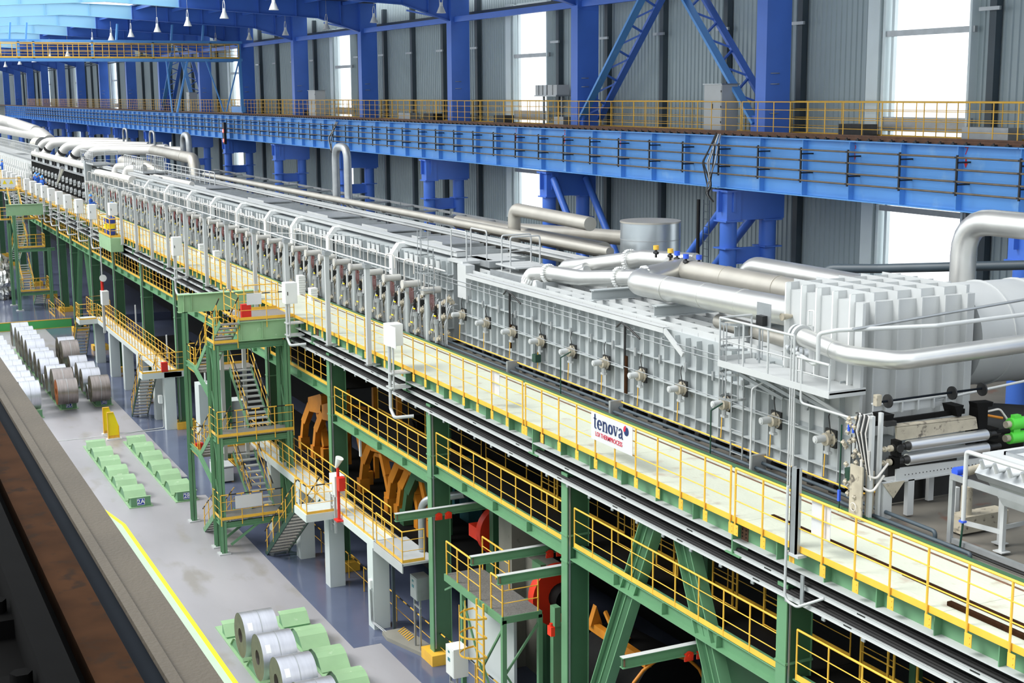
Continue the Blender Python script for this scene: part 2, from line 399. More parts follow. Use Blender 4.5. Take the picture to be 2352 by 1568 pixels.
# eaves struts between the columns
for i,(a,b) in enumerate(zip(COLX[2:9],COLX[3:10])):
    t=MB().bar((a-.3,32.6,23.15),(b+.3,32.6,23.15),.22,.3).bar((a-.3,32.6,23.15),(a-2.2,30.6,23.75),.1,.1).build('eaves_strut','blue',None,(a,32.6,23.1))
    tag(t,'light blue horizontal strut between column heads, %s'%ordn(i),'beam','eaves struts')
# crane girder (15 m spans)
def girder(x1,x0,i,ns=6):
    t=thing('crane_girder','light blue plate girder span with vertical stiffeners, %s'%ordn(i),'girder',(x1,30.7,15.4),'crane girder spans')
    MB().box(x0+.02,x1-.02,30.66,30.69,15.46,17.36).build('web','blue2',t)
    MB().box(x0+.02,x1-.02,30.42,31.5,17.36,17.4).build('top_flange','blue2',t)
    MB().box(x0+.02,x1-.02,30.42,30.95,15.42,15.46).build('bottom_flange','blue2',t)
    me=MB().box(-.012,.012,30.44,30.66,15.46,17.36).mesh('stiffener','blue2')
    st=(x1-x0)/ns
    inst('stiffener',me,t,[(x0+.1+st*k,0,0) for k in range(ns)])
    return t
for i,(b,a) in enumerate(zip([0]+COLX[:16],COLX[:17])):
    girder(b,a,i,6 if i<9 else 7)
# crane rail with clips
t=thing('crane_rail','rusty crane rail with clips on top of the light blue girder','rail',(0,30.7,17.4))
MB().box(-420,0,30.62,30.78,17.4,17.43).box(-420,0,30.685,30.715,17.43,17.53).box(-420,0,30.66,30.74,17.53,17.58).build('rail','rust',t)
clip_=MB().box(-.07,.07,-.22,-.1,0,.05).cyl((0,-.18,.05),(0,-.18,.09),.03,6).mesh('rail_clip','dark')
inst('rail_clip',clip_,t,[(-25-.55*i,30.7,17.4) for i in range(260)])
# conductor pipes on brackets
t=thing('conductor_rail','four thin brown conductor pipes on brackets along the blue girder','rail',(0,30.05,16.5))
for z in (17.05,16.69,16.34,16.0): MB().tube([(-420,30.12,z),(0,30.12,z)],.034,6).build('conductor_pipe','pipebrown',t)
bme=MB().box(-.03,.03,-.02,.03,15.92,17.12).bar((0,.0,16.9),(0,.52,16.9),.06,.05).bar((0,.0,16.25),(0,.52,16.25),.06,.05).box(-.05,.05,-.06,0,17.03,17.08).box(-.05,.05,-.06,0,16.67,16.71).box(-.05,.05,-.06,0,16.32,16.36).box(-.05,.05,-.06,0,15.98,16.02).mesh('bracket','dark')
inst('bracket',bme,t,[(-24.6-2.5*i,30.14,0) for i in range(90)])
# figures and red arrows painted on the girder
for k,ch in enumerate('1234567'):
    wd=['one','two','three','four','five','six','seven'][k]
    x=-63.05+5.13*k
    t=thing('girder_mark','dark red painted figure %s above a red arrow on the blue girder'%wd,'marking',(x,30.65,17.2))
    text(ch,'figure','crim',t,(x,30.655,17.22),.34,(1,0,0),(0,0,1),.002)
    MB().prism([(x-.03,17.02),(x+.03,17.02),(x+.03,16.88),(x+.07,16.86),(x,16.72),(x-.07,16.86),(x-.03,16.88)],1,30.648,30.658).build('arrow','red',t)
# walkway on the girder and its handrails
tag(MB().box(-420,0,31.0,34.0,17.36,17.42).build('crane_walkway_deck','dark',None,(-60,32,17.4)),'dark walkway plate on top of the crane girder','walkway')
XR=[-10]+[-30-15*i for i in range(16)]
def crane_rail_sec(y,a,b,i,front):
    lab=('front' if front else 'rear')+' yellow handrail of the crane walkway, section %s'%ordn(i)
    return railing('crane_handrail',lab,'handrail',[(b,y,17.44),(a,y,17.44)],h=1.2,step=1.0,r=.02,toe=.05,mids=(.25,.5,.76),group='crane walkway handrails')
for i,(a,b) in enumerate(zip(XR,XR[1:])):
    crane_rail_sec(31.42,a-.05,b+.05,i,True)
    if i<8: crane_rail_sec(33.75,a-.05,b+.05,i,False)
# lattice braces above the crane walkway
def lattice(x0,z0,x1,z1,label):
    t=thing('lattice_brace',label,'brace',(x0,33,z0))
    a=V(x0,32.5,z0);b=V(x1,32.5,z1);c=V(x0,33.5,z0);d=V(x1,33.5,z1)
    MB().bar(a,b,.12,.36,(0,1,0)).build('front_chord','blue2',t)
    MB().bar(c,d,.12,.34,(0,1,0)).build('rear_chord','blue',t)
    n=6
    for i in range(n):
        p=a.lerp(b,(i+.1)/n); q=c.lerp(d,(i+.6)/n); r_=a.lerp(b,(i+.95)/n)
        MB().bar(p,q,.08,.08).build('lacing_bar','blue',t); MB().bar(q,r_,.08,.08).build('lacing_bar','blue',t)
    MB().bar(a-V(0,0,.35),a+V(0,0,.3),.5,.1,(0,1,0)).build('gusset','blue',t)
    return t
lattice(-59.7,17.8,-53.0,24.2,'blue lattice brace leaning right from the third column')
lattice(-45.6,17.8,-52.6,24.6,'blue lattice brace leaning left to the second column')
lattice(-152.5,17.8,-146,24.0,'far blue lattice brace leaning right behind the crane bridge')
lattice(-138,17.8,-144,24.0,'far blue lattice brace leaning left behind the crane bridge')
# round braces below the girder
for k,(x0,z0,x1,z1,lab) in enumerate(((-59.6,15.0,-56.3,11.2,'round blue brace falling right from the third leg pair'),(-45.4,14.6,-48.9,11.6,'round blue brace falling left from the second leg pair'))):
    t=thing('tube_brace',lab,'brace',(x0,31,z0))
    MB().cyl((x0,30.95,z0),(x1,30.95,z1),.17,14).build('brace_tube','blue',t)
    MB().cyl((x0,32.7,z0),(x1,32.7,z1),.17,14).build('brace_tube','blue',t)
# upper floor beyond the green walkway deck
struct(MB().box(-420,20,19.45,34.4,9.55,9.9).build('floor.002','floor2'))
# ================================================================== GREEN STEELWORK UNDER THE WALKWAY
GX=[-22.9,-32.6,-42.2,-52.6,-61.5,-70.9,-80.4,-89.8,-99.4,-109,-118.5,-125.6,-135,-144.5,-154,-163.5,-173,-182.5,-192]   # left flange edges
def gcol(x,i):
    t=thing('green_column','green steel box column under the elevated walkway, %s'%ordn(i),'column',(x+.2,17.5,0),'green columns under the walkway')
    z0=.7 if x<-121 else 0
    MB().box(x,x+.34,17.15,17.18,z0+.35,8.95).box(x,x+.34,17.8,17.83,z0+.35,8.95).build('flange','green',t)
    MB().box(x+.02,x+.32,17.18,17.8,z0+.35,8.95).build('web','dgreen',t)  # side faces: structural green with their shade put into the colour
    MB().box(x-.02,x+.36,17.13,17.85,6.45,6.5).box(x-.02,x+.36,17.13,17.85,7.2,7.25).build('ring_plate','green',t)
    MB().box(x-.33,x+.67,16.95,18.1,z0,z0+.38).build('base_block','yellow',t)
    MB().box(x+.35,x+.37,17.2,17.24,z0+.5,8.7).build('cable_conduit','galv',t)
    MB().box(x-.1,x+.44,17.5,17.9,8.95,9.4).build('head_plate','green',t)
for i,x in enumerate(GX): gcol(x,i)
# short brackets hanging from the walkway girder (bolted splice + hanger)
for i,x in enumerate(GX):
    sx=x-1.55
    t=thing('girder_splice','green hanger bracket with rusty bolted splice plates on the walkway girder, %s'%ordn(i),'bracket',(sx,17.1,9.1),'splices of the walkway girder')
    MB().box(sx-.02,sx+.02,17.06,17.3,9.1,9.85).box(sx,sx+.28,17.28,17.3,9.1,9.85).box(sx-.25,sx+.3,17.05,17.75,9.07,9.1).build('hanger','green',t)
    MB().box(sx-.2,sx-.08,17.255,17.27,9.45,9.85).box(sx+.08,sx+.32,17.245,17.27,9.42,9.85).build('splice_plate','rust',t)
    bl=MB()
    for a in (sx-.14,sx+.14,sx+.27):
        for z in (9.5,9.58,9.66,9.74,9.81): bl.cyl((a,17.24,z),(a,17.225,z),.016,6)
    bl.build('bolt','dark',t)
# diagonal braces
def ibrace(x0,z0,x1,z1,lab):
    t=thing('column_brace',lab,'brace',(x0,17.5,z0))
    d=(V(x1,0,z1)-V(x0,0,z0)).normalized(); n=V(d.z,0,-d.x)
    a=V(x0,17.42,z0);b=V(x1,17.42,z1)
    MB().bar(a,b,.02,.62,(0,0,1)).build('brace_web','dgreen',t)  # web green darkened to carry the shade on the brace side
    a2=V(x0,17.45,z0);b2=V(x1,17.45,z1)
    MB().bar(a2+n*.3,b2+n*.3,.3,.03,tuple(n)).bar(a2-n*.3,b2-n*.3,.3,.03,tuple(n)).bar(a2-n*.08-V(0,.05,0),b2-n*.08-V(0,.05,0),.03,.03,tuple(n)).build('brace_flange','green',t)
ibrace(-32.3,.4,-28.35,8.7,'green diagonal brace leaning right up to the walkway girder')
ibrace(-22.9,.4,-26.9,8.7,'green diagonal brace leaning left, right one of the two nearest')
ibrace(-118.2,.4,-114.3,8.7,'far green brace leaning right beside the far stair tower')
ibrace(-109.2,.4,-112.8,8.7,'far green brace leaning left beside the far stair tower')
# walkway girder (10 m lengths)
SP=[-12]+[x-1.55 for x in GX]
for i,(b,a) in enumerate(zip(SP,SP[1:])):
    t=thing('walkway_girder','green edge girder of the elevated walkway with pale flange, %s'%ordn(i),'girder',(b,17.3,9.4),'edge girders of the walkway')
    MB().box(a+.03,b-.03,17.27,17.29,9.42,9.88).build('web','green',t)
    MB().box(a+.03,b-.03,17.06,17.5,9.39,9.42).build('bottom_flange','lgrey',t)
    me=MB().box(-.012,.012,17.1,17.27,9.42,9.88).mesh('stiffener','green')
    n=round((b-a)/1.55)
    inst('stiffener',me,t,[(a+(b-a)*k/n,0,0) for k in range(1,n)])
# deck plates 17.05..19.35
DK=[-12]+[-12-6*i for i in range(1,32)]
deck=tag(thing('x','x','x'),'pale green chequered steel deck of the elevated walkway','walkway'); deck.name='walkway_deck'; deck.location=(-12,17.05,9.9)
dm=MB().box(-2.995,2.995,17.05,19.36,9.90,9.95).mesh('deck_plate','deck')
inst('deck_plate',dm,deck,[(-15-6*i,0,0) for i in range(32)])
MB().box(-204,-12,17.03,17.05,9.84,9.97).build('edge_strip','yellow',deck)
MB().box(-204,-12,19.10,19.15,9.95,9.965).build('rust_seam','rust',deck)
MB().box(-204,-12,19.36,19.42,9.9,10.04).build('kerb','dgreen',deck)
# long loose rails lying on the deck near the right edge
tag(MB().box(-24,-12,17.75,17.83,9.955,10.0).prism([(17.72,9.955),(17.86,9.955),(17.86,9.975),(17.72,9.975)],0,-19.8,-12).build('steel_angle','rustd',None,(-16,17.8,9.95)),'long dark rusty steel angle lying on the walkway deck','steel section')
tag(MB().box(-18.2,-12,17.35,17.45,9.955,10.03).build('flat_bar','rustd',None,(-15,17.4,9.95)),'dark flat steel bar lying at the walkway edge','steel section')
# walkway handrail sections
bracket=MB().box(0,.17,-.04,-.03,-.36,-.12).cyl((.12,-.04,-.18),(.12,-.05,-.18),.015,6).cyl((.12,-.04,-.29),(.12,-.05,-.29),.015,6).mesh('foot_bracket','yellow')
def wrail(a,b,i):
    t=railing('walkway_handrail','yellow walkway handrail section bracketed outside the deck edge, %s'%ordn(i),'handrail',[(a,17.0,9.95),(b,17.0,9.95)],h=1.11,step=1.03,r=.024,toe=0,mids=(.36,.68),drop=.36,group='handrail sections of the walkway')
    n=max(1,round(abs(b-a)/1.03)); inst('foot_bracket',bracket,t,[(a+(b-a)*k/n,17.0,9.95) for k in range(n+1)])
    for x in (a,b): MB().cyl((x,17.0,10.35),(x,17.0,11.06),.026,6).build('end_loop','yellow',t)
WR=[-12.3,-24.36,-34.55,-44.0]
for i,(a,b) in enumerate(zip(WR,WR[1:])): wrail(a-.09,b+.09,i)
WR2=[-45.5,-54.4]; wrail(-45.6,-54.5,3)
for i in range(9): 
    a=-58.5-10*i
    if a<-93: a-=4
    wrail(a,a-9.8,4+i)
for i in range(4): wrail(-152-10*i,-161.8-10*i,13+i)
# tenova sign board
t=thing('advertising_board','light sign board with dark blue and red lettering on the walkway handrail','sign',(-29.5,16.9,10.7))
board=MB().box(-30.52,-28.48,16.915,16.93,10.36,11.07).build('board','sign',t)
# hand-built bold serif letters  (unit square, x right, y up)
def stroke(mb,pts,wd,y=16.905,ox=0,oz=0,s=1,th=.006):
    n=len(pts); L=[];R_=[]
    for i,p in enumerate(pts):
        a=pts[max(i-1,0)]; b=pts[min(i+1,n-1)]; dx=b[0]-a[0]; dz=b[1]-a[1]; l=math.hypot(dx,dz) or 1
        w_=wd[i] if isinstance(wd,(list,tuple)) else wd
        nx,nz=-dz/l*w_/2,dx/l*w_/2
        L.append((ox+s*(p[0]+nx),oz+s*(p[1]+nz))); R_.append((ox+s*(p[0]-nx),oz+s*(p[1]-nz)))
    v=[(x,y,z) for x,z in L]+[(x,y,z) for x,z in R_]; f=[(i,i+1,n+i+1,n+i) for i in range(n-1)]
    mb.add(v,f); mb.add([(a,b-.001,c) for a,b,c in v],f)
def arc(cx,cz,rx,rz,a0,a1,n=16): return [(cx+rx*math.cos(math.radians(a0+(a1-a0)*k/n)),cz+rz*math.sin(math.radians(a0+(a1-a0)*k/n))) for k in range(n+1)]
def letters():
    mb=MB(); s=.30; x=-30.38; z=10.66
    def ring(x,wx=.38):   # o with thick sides
        n=24; pts=arc(.36,.45,.26,.36,0,360,n); wd=[.10+.14*abs(math.cos(2*math.pi*k/n)) for k in range(n+1)]
        stroke(mb,pts,wd,ox=x,oz=z,s=s)
    # t
    stroke(mb,[(.2,1.25),(.2,.2)],.17,ox=x,oz=z,s=s); stroke(mb,[(.0,.86),(.44,.86)],.09,ox=x,oz=z,s=s)
    stroke(mb,arc(.34,.2,.14,.14,180,320,8),[.17,.17,.16,.15,.13,.11,.09,.07,.05],ox=x,oz=z,s=s); x+=s*.56
    # e
    n=18; pts=arc(.36,.45,.27,.38,5,325,n); wd=[.1+.13*abs(math.cos(math.radians(5+320*k/n))) for k in range(n+1)]; wd[-1]=.04;wd[-2]=.08
    stroke(mb,pts,wd,ox=x,oz=z,s=s); stroke(mb,[(.12,.47),(.66,.47)],.07,ox=x,oz=z,s=s); x+=s*.78
    # n
    stroke(mb,[(.18,.88),(.18,.08)],.18,ox=x,oz=z,s=s); stroke(mb,[(.02,.05),(.36,.05)],.08,ox=x,oz=z,s=s); stroke(mb,[(.02,.86),(.2,.86)],.07,ox=x,oz=z,s=s)
    stroke(mb,arc(.42,.56,.22,.28,160,0,9)+[(.64,.08)],[.07,.09,.12,.14,.15,.16,.17,.18,.18,.18,.18],ox=x,oz=z,s=s); stroke(mb,[(.48,.05),(.8,.05)],.08,ox=x,oz=z,s=s); x+=s*.88
    ring(x); x+=s*.76
    # v
    stroke(mb,[(.1,.84),(.38,.08)],.18,ox=x,oz=z,s=s); stroke(mb,[(.62,.84),(.4,.1)],.07,ox=x,oz=z,s=s); stroke(mb,[(-.03,.86),(.28,.86)],.07,ox=x,oz=z,s=s); stroke(mb,[(.46,.86),(.74,.86)],.07,ox=x,oz=z,s=s); x+=s*.76
    # a
    stroke(mb,[(.1,.66)]+arc(.32,.62,.2,.22,150,0,7)+[(.53,.2),(.62,.07),(.72,.08)],[.14,.12,.1,.1,.12,.14,.16,.17,.18,.18,.14,.06],ox=x,oz=z,s=s)
    stroke(mb,[(.5,.5),(.3,.42),(.14,.3),(.16,.12),(.32,.08),(.5,.2)],[.06,.1,.17,.18,.12,.07],ox=x,oz=z,s=s)
    return mb
lm=letters(); lm.v=[(-30.38+(v[0]+30.38)*1.1,v[1],v[2]) for v in lm.v]; lm.build('lettering','navy',board)
text('LOI THERMPROCESS','lettering','crim',board,(-29.62,16.908,10.53),.165,(1,0,0),(0,0,1),.002,bold=.001,sx=.90)
lg=MB(); lg.add([(-28.76+.115*math.cos(a),16.908,10.93-.02+.115*math.sin(a)) for a in [math.radians(-160+20*k) for k in range(13)]],[tuple(range(13))]); lg.build('emblem_blue','navy',board)
lg=MB(); lg.add([(-28.80,16.906,10.9)]+[(-28.78+.115*math.cos(a),16.906,10.93+.115*math.sin(a)) for a in [math.radians(85+20*k) for k in range(7)]],[tuple(range(8))]); lg.build('emblem_red','crim',board)
# small blank panels hung on the handrail
for x,lab in ((-36.6,'blank pale grey panel hung on the walkway handrail left of the sign'),(-21.45,'blank pale grey panel on the handrail right of the aluminium post')):
    t=MB().box(x-.28,x+.3,17.06,17.075,10.32,11.0).build('panel','sign',None,(x,17.07,10.3)); tag(t,lab,'panel')
# cable trays below the walkway
t=thing('cable_tray','pair of long white cable tray rails with black cables under the walkway edge','cable tray',(-12,17,9))
for y0,z in ((17.12,9.06),(17.05,8.74)):
    mb=MB(); mb.box(-205,-12,y0-.012,y0+.012,z,z+.10); mb.box(-205,-12,y0-.03,y0,z,z+.012); mb.box(-205,-12,y0-.03,y0,z+.09,z+.10); mb.build('tray_rail','lgrey',t)
mb=MB(); mb.box(-205,-12,17.14,17.9,9.06,9.12); mb.box(-205,-12,17.07,17.9,8.72,8.78); 
for k in range(7):
    mb.tube([(-205,17.2+.1*k,9.17),(-12,17.2+.1*k,9.17)],.05,5,False); mb.tube([(-205,17.14+.1*k,8.83),(-12,17.14+.1*k,8.83)],.05,5,False)
mb.build('cable_bundle','cable',t)
cl=MB().box(-.05,.05,-.03,0,-.06,.0).mesh('tray_clamp','galv')
inst('tray_clamp',cl,t,[(-20-1.2*i,17.03,8.74) for i in range(90)])
lb=MB().box(-.12,.12,0,.003,-.014,.014).mesh('tray_label','dark')
inst('tray_label',lb,t,[(-17.5-3*i,17.035,8.8) for i in range(25)]+[(-17.2-3*i,17.105,9.12) for i in range(25)])
# intermediate level: beams + handrails between the green columns
def midbay(xa,xb,ztop,i,rear=True):
    """xa left column right edge, xb right column left edge"""
    t=thing('gallery_beam','green beam with trough flange of the middle gallery, %s'%ordn(i),'beam',(xb,17.4,ztop-.35),'gallery beams between the green columns')
    MB().box(xa,xb,17.4,17.43,ztop-.33,ztop).box(xa,xb,17.22,17.6,ztop-.34,ztop-.31).box(xa,xb,17.3,17.6,ztop-.02,ztop+.01).build('beam_profile','green',t)
    for k in range(1,4):
        x=xa+(xb-xa)*k/4; MB().box(x-.012,x+.012,17.24,17.4,ztop-.31,ztop-.02).build('stiffener','green',t)
    railing('gallery_handrail','front yellow handrail of the middle gallery, %s'%ordn(i),'handrail',[(xa+.12,17.3,ztop+.03),(xb-.12,17.3,ztop+.03)],h=1.1,step=.98,r=.022,toe=.13,mids=(.36,.7),group='gallery handrails between the green columns')
    fl_=MB().box(xa-.2,xb+.2,17.6,19.2,ztop-.1,ztop-.05).build('gallery_floor','dark',None,(xa,18,ztop)); fl_.data.materials[0]=M['grime_shade']; tag(fl_,'dark gallery floor plate behind the handrail, %s'%ordn(i),'walkway','gallery floor plates')  # floor plate blackened to hold the shade under the deck
    if rear: railing('rear_gallery_handrail','rear yellow handrail deep in the shade of the gallery, %s'%ordn(i),'handrail',[(xa,19.15,ztop+.0),(xb,19.15,ztop+.0)],h=1.1,step=1.6,r=.018,toe=.06,mids=(.36,.7),group='rear gallery handrails')
for i,(b,a) in enumerate(zip(GX,GX[1:14])):
    z=6.9 if b>-33 else (6.52 if b>-43 else 7.5)
    midbay(a+.36,b-.02,z,i+1)
midbay(-22.5,-13,6.9,0)
# yellow mesh gate frames standing behind the nearest gallery
for k,x in enumerate((-36.2,-34.6,-31.6,-29.6,-27.0,-24.9,-21.5,-19.8,-18.2,-16.6)):
    t=thing('gate_frame','tall orange-yellow frame panel standing in the gallery shade, %s'%ordn(9-k),'frame',(x,18.6,6.9),'frame panels in the gallery')
    MB().cyl((x-.42,18.6,6.5),(x-.42,18.6,8.7),.03,6).cyl((x+.42,18.6,6.5),(x+.42,18.6,8.7),.03,6).cyl((x+.6,18.6,6.5),(x+.6,18.6,8.7),.03,6).build('upright','yellow',t)
    mb=MB()
    for z in (6.9,7.5,8.1,8.68): mb.cyl((x-.42,18.6,z),(x+.6,18.6,z),.018,5)
    mb.build('cross_rail','yellow',t)
for k,x in enumerate((-35.4,-28.2,-20.7)):
    tag(MB().box(x-.09,x+.09,18.9,19.1,0,9.2).build('thin_column','dgreen',None,(x,19,0)),'thin dark green post behind the gallery, %s'%ordn(2-k),'column','thin posts behind the gallery')
# ================================================================== LOWER CONCRETE WALKWAYS (white columns)
def wcol(t,x,w=.58,y0=16.36,y1=16.98,z=3.12): return MB().box(x-w,x,y0,y1,0,z).build('concrete_column','wcon',t)
t=thing('concrete_walkway','white painted concrete walkway on square columns beside the near stair tower','walkway',(-45.4,16.4,0))
MB().box(-62,-45.4,16.35,17.12,3.1,3.4).build('slab','wcon',t)
MB().box(-62,-45.4,17.12,17.35,3.1,3.38).build('rear_slab','rcon',t)
MB().box(-50.9,-49.4,15.13,16.35,3.12,3.42).build('landing','wcon',t)
MB().box(-45.4,-42.6,16.36,17.6,3.3,3.38).box(-45.4,-42.6,16.34,16.38,3.05,3.38).build('end_grating','lgrey',t)
for x in (-45.55,-50.48,-54.3,-58.4): wcol(t,x)
t=thing('concrete_walkway','white painted concrete walkway on square columns behind the steel coils','walkway',(-80,16.4,0))
MB().box(-103,-79.9,16.35,17.12,3.1,3.4).build('slab','wcon',t)
MB().box(-103,-79.9,17.12,17.35,3.1,3.38).build('rear_slab','rcon',t)
MB().box(-80.75,-79.9,15.1,17.6,3.08,3.42).build('landing','wcon',t)
MB().box(-103.4,-101.9,15.1,16.4,3.08,3.42).build('landing','wcon',t)
for x in (-79.97,-82.85,-87.6,-92.42,-97.3,-103.1): wcol(t,x)
MB().box(-77,-76,17.4,18.8,0,3.3).build('rear_pier','wcon',t); MB().box(-72,-71,17.4,18.8,0,3.3).build('rear_pier','wcon',t)
R=railing
R('walkway_rail','outer yellow handrail of the near concrete walkway','handrail',[(-62,16.38,3.4),(-51.0,16.38,3.4)],toe=.1,step=.95,group=None)
R('walkway_rail','outer yellow handrail of the near concrete walkway beside the red alarm post','handrail',[(-49.35,16.38,3.4),(-45.5,16.38,3.4)],toe=.1,step=.95)
R('walkway_rail','inner yellow handrail of the near concrete walkway','handrail',[(-62,17.08,3.4),(-45.5,17.08,3.4)],toe=.1,step=.95)
R('walkway_rail','yellow handrail around the end platform under the monorail beam','handrail',[(-45.2,16.4,3.38),(-42.7,16.4,3.38),(-42.7,17.2,3.38)],toe=.1,step=.8)
R('walkway_rail','yellow handrail round the landing of the near grated stair','handrail',[(-50.85,15.18,3.42),(-49.45,15.18,3.42),(-49.45,16.3,3.42)],toe=.1,step=.9,striped=True)
R('walkway_rail','outer yellow handrail of the far concrete walkway behind the coils','handrail',[(-101.8,16.38,3.4),(-80.8,16.38,3.4)],toe=.1,step=.95)
R('walkway_rail','inner yellow handrail of the far concrete walkway behind the coils','handrail',[(-97,17.08,3.4),(-80.0,17.08,3.4)],toe=.1,step=.95)
R('walkway_rail','short inner handrail at the far end of the far concrete walkway','handrail',[(-103,17.08,3.4),(-97.3,17.08,3.4)],toe=.1,step=.95)
R('walkway_rail','yellow handrail on the landing over the far grated stair','handrail',[(-80.8,15.14,3.42),(-79.95,15.14,3.42),(-79.95,17.5,3.42)],toe=.1,step=.9)
R('walkway_rail','yellow handrail on the farthest concrete landing','handrail',[(-103.3,15.14,3.42),(-101.95,15.14,3.42),(-101.95,16.3,3.42)],toe=.1,step=.9)
R('walkway_rail','yellow handrail enclosing the far end of the concrete walkway','handrail',[(-103.2,17.5,3.4),(-106,17.5,3.4),(-106,16.3,3.4),(-103.3,16.3,3.4)],toe=.1,step=.9)
R('walkway_rail','yellow and black floor handrail in the aisle behind the white columns','handrail',[(-60,17.4,0),(-32,17.4,0)],toe=0,h=1.0,step=1.8,striped=True,mids=(.5,))
R('walkway_rail','yellow floor handrail in the dark aisle behind the far white columns','handrail',[(-78,17.4,0),(-64,17.4,0)],toe=0,h=1.0,step=1.8,striped=True,mids=(.5,))
# stairs -------------------------------------------------------------
def stair(name,label,top,bot,axis,wid,n,col='green',rails=True,tread='grate',cat='stair',fill=False,sr=True,rc='yellow'):
    """top/bot: (x,y,z) of the centre line; axis of width = 'x' or 'y'"""
    t=thing(name,label,cat,bot); T=V(*top);B_=V(*bot); wv=V(1,0,0) if axis=='x' else V(0,1,0)
    for s in (-1,1):
        MB().bar(B_+wv*s*wid/2,T+wv*s*wid/2,.03,.24).build('stringer',col,t)
        if rails:
            d=T-B_; m_=max(2,round(d.length/1.1)); up=V(0,0,1); o=wv*s*(wid/2-.0)
            MB().tube([B_+o+up*1.0,T+o+up*1.0],.024,6).build('top_rail',rc,t)
            if sr:
                k=max(3,int(d.length/.45)); mb=MB()
                for i in range(0,k,2): mb.cyl(B_.lerp(T,i/k)+o+up*1.0,B_.lerp(T,(i+1)/k)+o+up*1.0,.029,6)
                mb.build('rail_stripe','black',t)
            MB().tube([B_+o+up*.55,T+o+up*.55],.016,5).build('mid_rail',rc,t)
            key=('sp',1.0)
            if key not in _pm: _pm[key]=MB().cyl((0,0,0),(0,0,1.0),.021,6).mesh('post','yellow')
            inst('post',_pm[key],t,[B_.lerp(T,(i+.3)/m_)+o for i in range(m_)])
    if axis=='x': me=MB().box(-wid/2,wid/2,-.13,.13,-.03,0).box(-wid/2,wid/2,-.135,-.125,-.05,.01).mesh('tread',tread)
    else: me=MB().box(-.13,.13,-wid/2,wid/2,-.03,0).box(-.135,-.125,-wid/2,wid/2,-.05,.01).box(.125,.135,-wid/2,wid/2,-.05,.01).mesh('tread',tread)
    inst('tread',me,t,[B_.lerp(T,(i+.7)/n) for i in range(n)])
    return t
stair('grated_stair','grated stair with dark green stringers under the near concrete landing',(-50.9,15.72,3.4),(-55.7,15.72,0.0),'y',.92,15,'vgreen')
stair('grated_stair','grated stair with dark green stringers beside the yellow steel stops',(-80.9,15.72,3.4),(-84.6,15.72,0.0),'y',.92,14,'vgreen')
stair('grated_stair','farthest grated stair behind the coils',(-103.5,15.72,3.4),(-106.8,15.72,0.0),'y',.92,12,'vgreen')
# near stair tower ---------------------------------------------------
def hcol(mb,x,y,z0,z1,w=.2,d=.22):
    mb.box(x-d/2,x-d/2+.02,y-w/2,y+w/2,z0,z1); mb.box(x+d/2-.02,x+d/2,y-w/2,y+w/2,z0,z1); mb.box(x-d/2,x+d/2,y-.01,y+.01,z0,z1)
t=thing('stair_tower_frame','green steel frame of the near stair tower','frame',(-56.5,13.7,0))
for x,y,z1 in ((-56.5,13.69,8.9),(-57.55,13.69,8.9),(-56.5,16.68,8.9),(-57.55,16.68,8.9),(-61.7,13.64,9.6)):
    mb=MB(); hcol(mb,x,y,0.04,z1,.24,.24); mb.build('leg','green',t)
    MB().box(x-.24,x+.24,y-.24,y+.24,0,.05).build('foot_plate','lgrey',t)
for z in (1.35,4.93,8.92): 
    MB().ibeam((-56.5,13.69,z),(-56.5,16.9,z),.24,.16).build('platform_beam','green',t); MB().ibeam((-57.55,13.69,z),(-57.55,16.7,z),.24,.16).build('platform_beam','green',t)
    MB().ibeam((-56.5,13.69,z),(-57.55,13.69,z),.2,.12).build('side_beam','green',t)
for z in (3.65,7.45): MB().ibeam((-61.7,13.64,z),(-60.2,13.64,z),.22,.14).ibeam((-60.2,13.64,z),(-57.6,13.7,z-.9),.22,.12).build('side_beam','green',t)
for y in (13.69,16.68):
    for z0,z1 in ((1.4,3.1),(3.1,4.8),(5,6.9),(6.9,8.8)): MB().bar((-56.55,y,z0),(-57.5,y,z1),.05,.06).build('lattice_bar','green',t)
MB().bar((-56.5,14.0,.35),(-56.5,15.3,1.2),.06,.1).bar((-57.5,14.0,.35),(-57.5,15.3,1.2),.06,.1).build('foot_brace','green',t)
for y in (14.9,15.9):
    MB().box(-60.5,-60.35,y-.08,y+.08,3.0,8.8).build('rear_post','lgrey',t)
for z,y1,lab,x1 in ((1.5,16.25,'lowest platform of the near stair tower with striped handrail',-56.35),(5.06,16.85,'middle platform of the near stair tower with striped handrail',-56.35),(9.0,14.6,'small upper platform corner of the near stair tower',-56.35)):
    p=thing('tower_platform',lab,'platform',(-57,15,z))
    MB().box(-57.6,x1,13.62,y1,z-.05,z).build('grating','grate',p)
    railing('','','',[(-57.6,13.6,z),(x1+.02,13.6,z),(x1+.02,y1,z)],parent=p,striped=True,h=1.08,step=.92,toe=.12,drop=.25)
for z,lab in ((3.3,'rear landing of the near stair tower, lower one'),(7.1,'rear landing of the near stair tower, upper one')):
    p=thing('tower_platform',lab,'platform',(-61,14.6,z))
    MB().box(-61.6,-60.4,13.7,16.4,z-.05,z).build('grating','grate',p)
    railing('','','',[(-60.3,13.66,z),(-61.6,13.66,z),(-61.6,16.4,z)],parent=p,striped=True,h=1.08,step=.8,toe=.1)
stair('tower_stair','lower left flight of the near stair tower down to the floor',(-57.6,14.1,1.5),(-60.1,14.1,0),'y',.8,7,'green')
stair('tower_stair','open flight between lowest and second landing of the near stair tower',(-60.4,15.7,3.3),(-57.5,15.7,1.5),'y',.95,9,'green',tread='lgrey')
stair('tower_stair','second left flight of the near stair tower seen from its underside',(-57.6,14.1,5.06),(-60.4,14.1,3.3),'y',.8,9,'green')
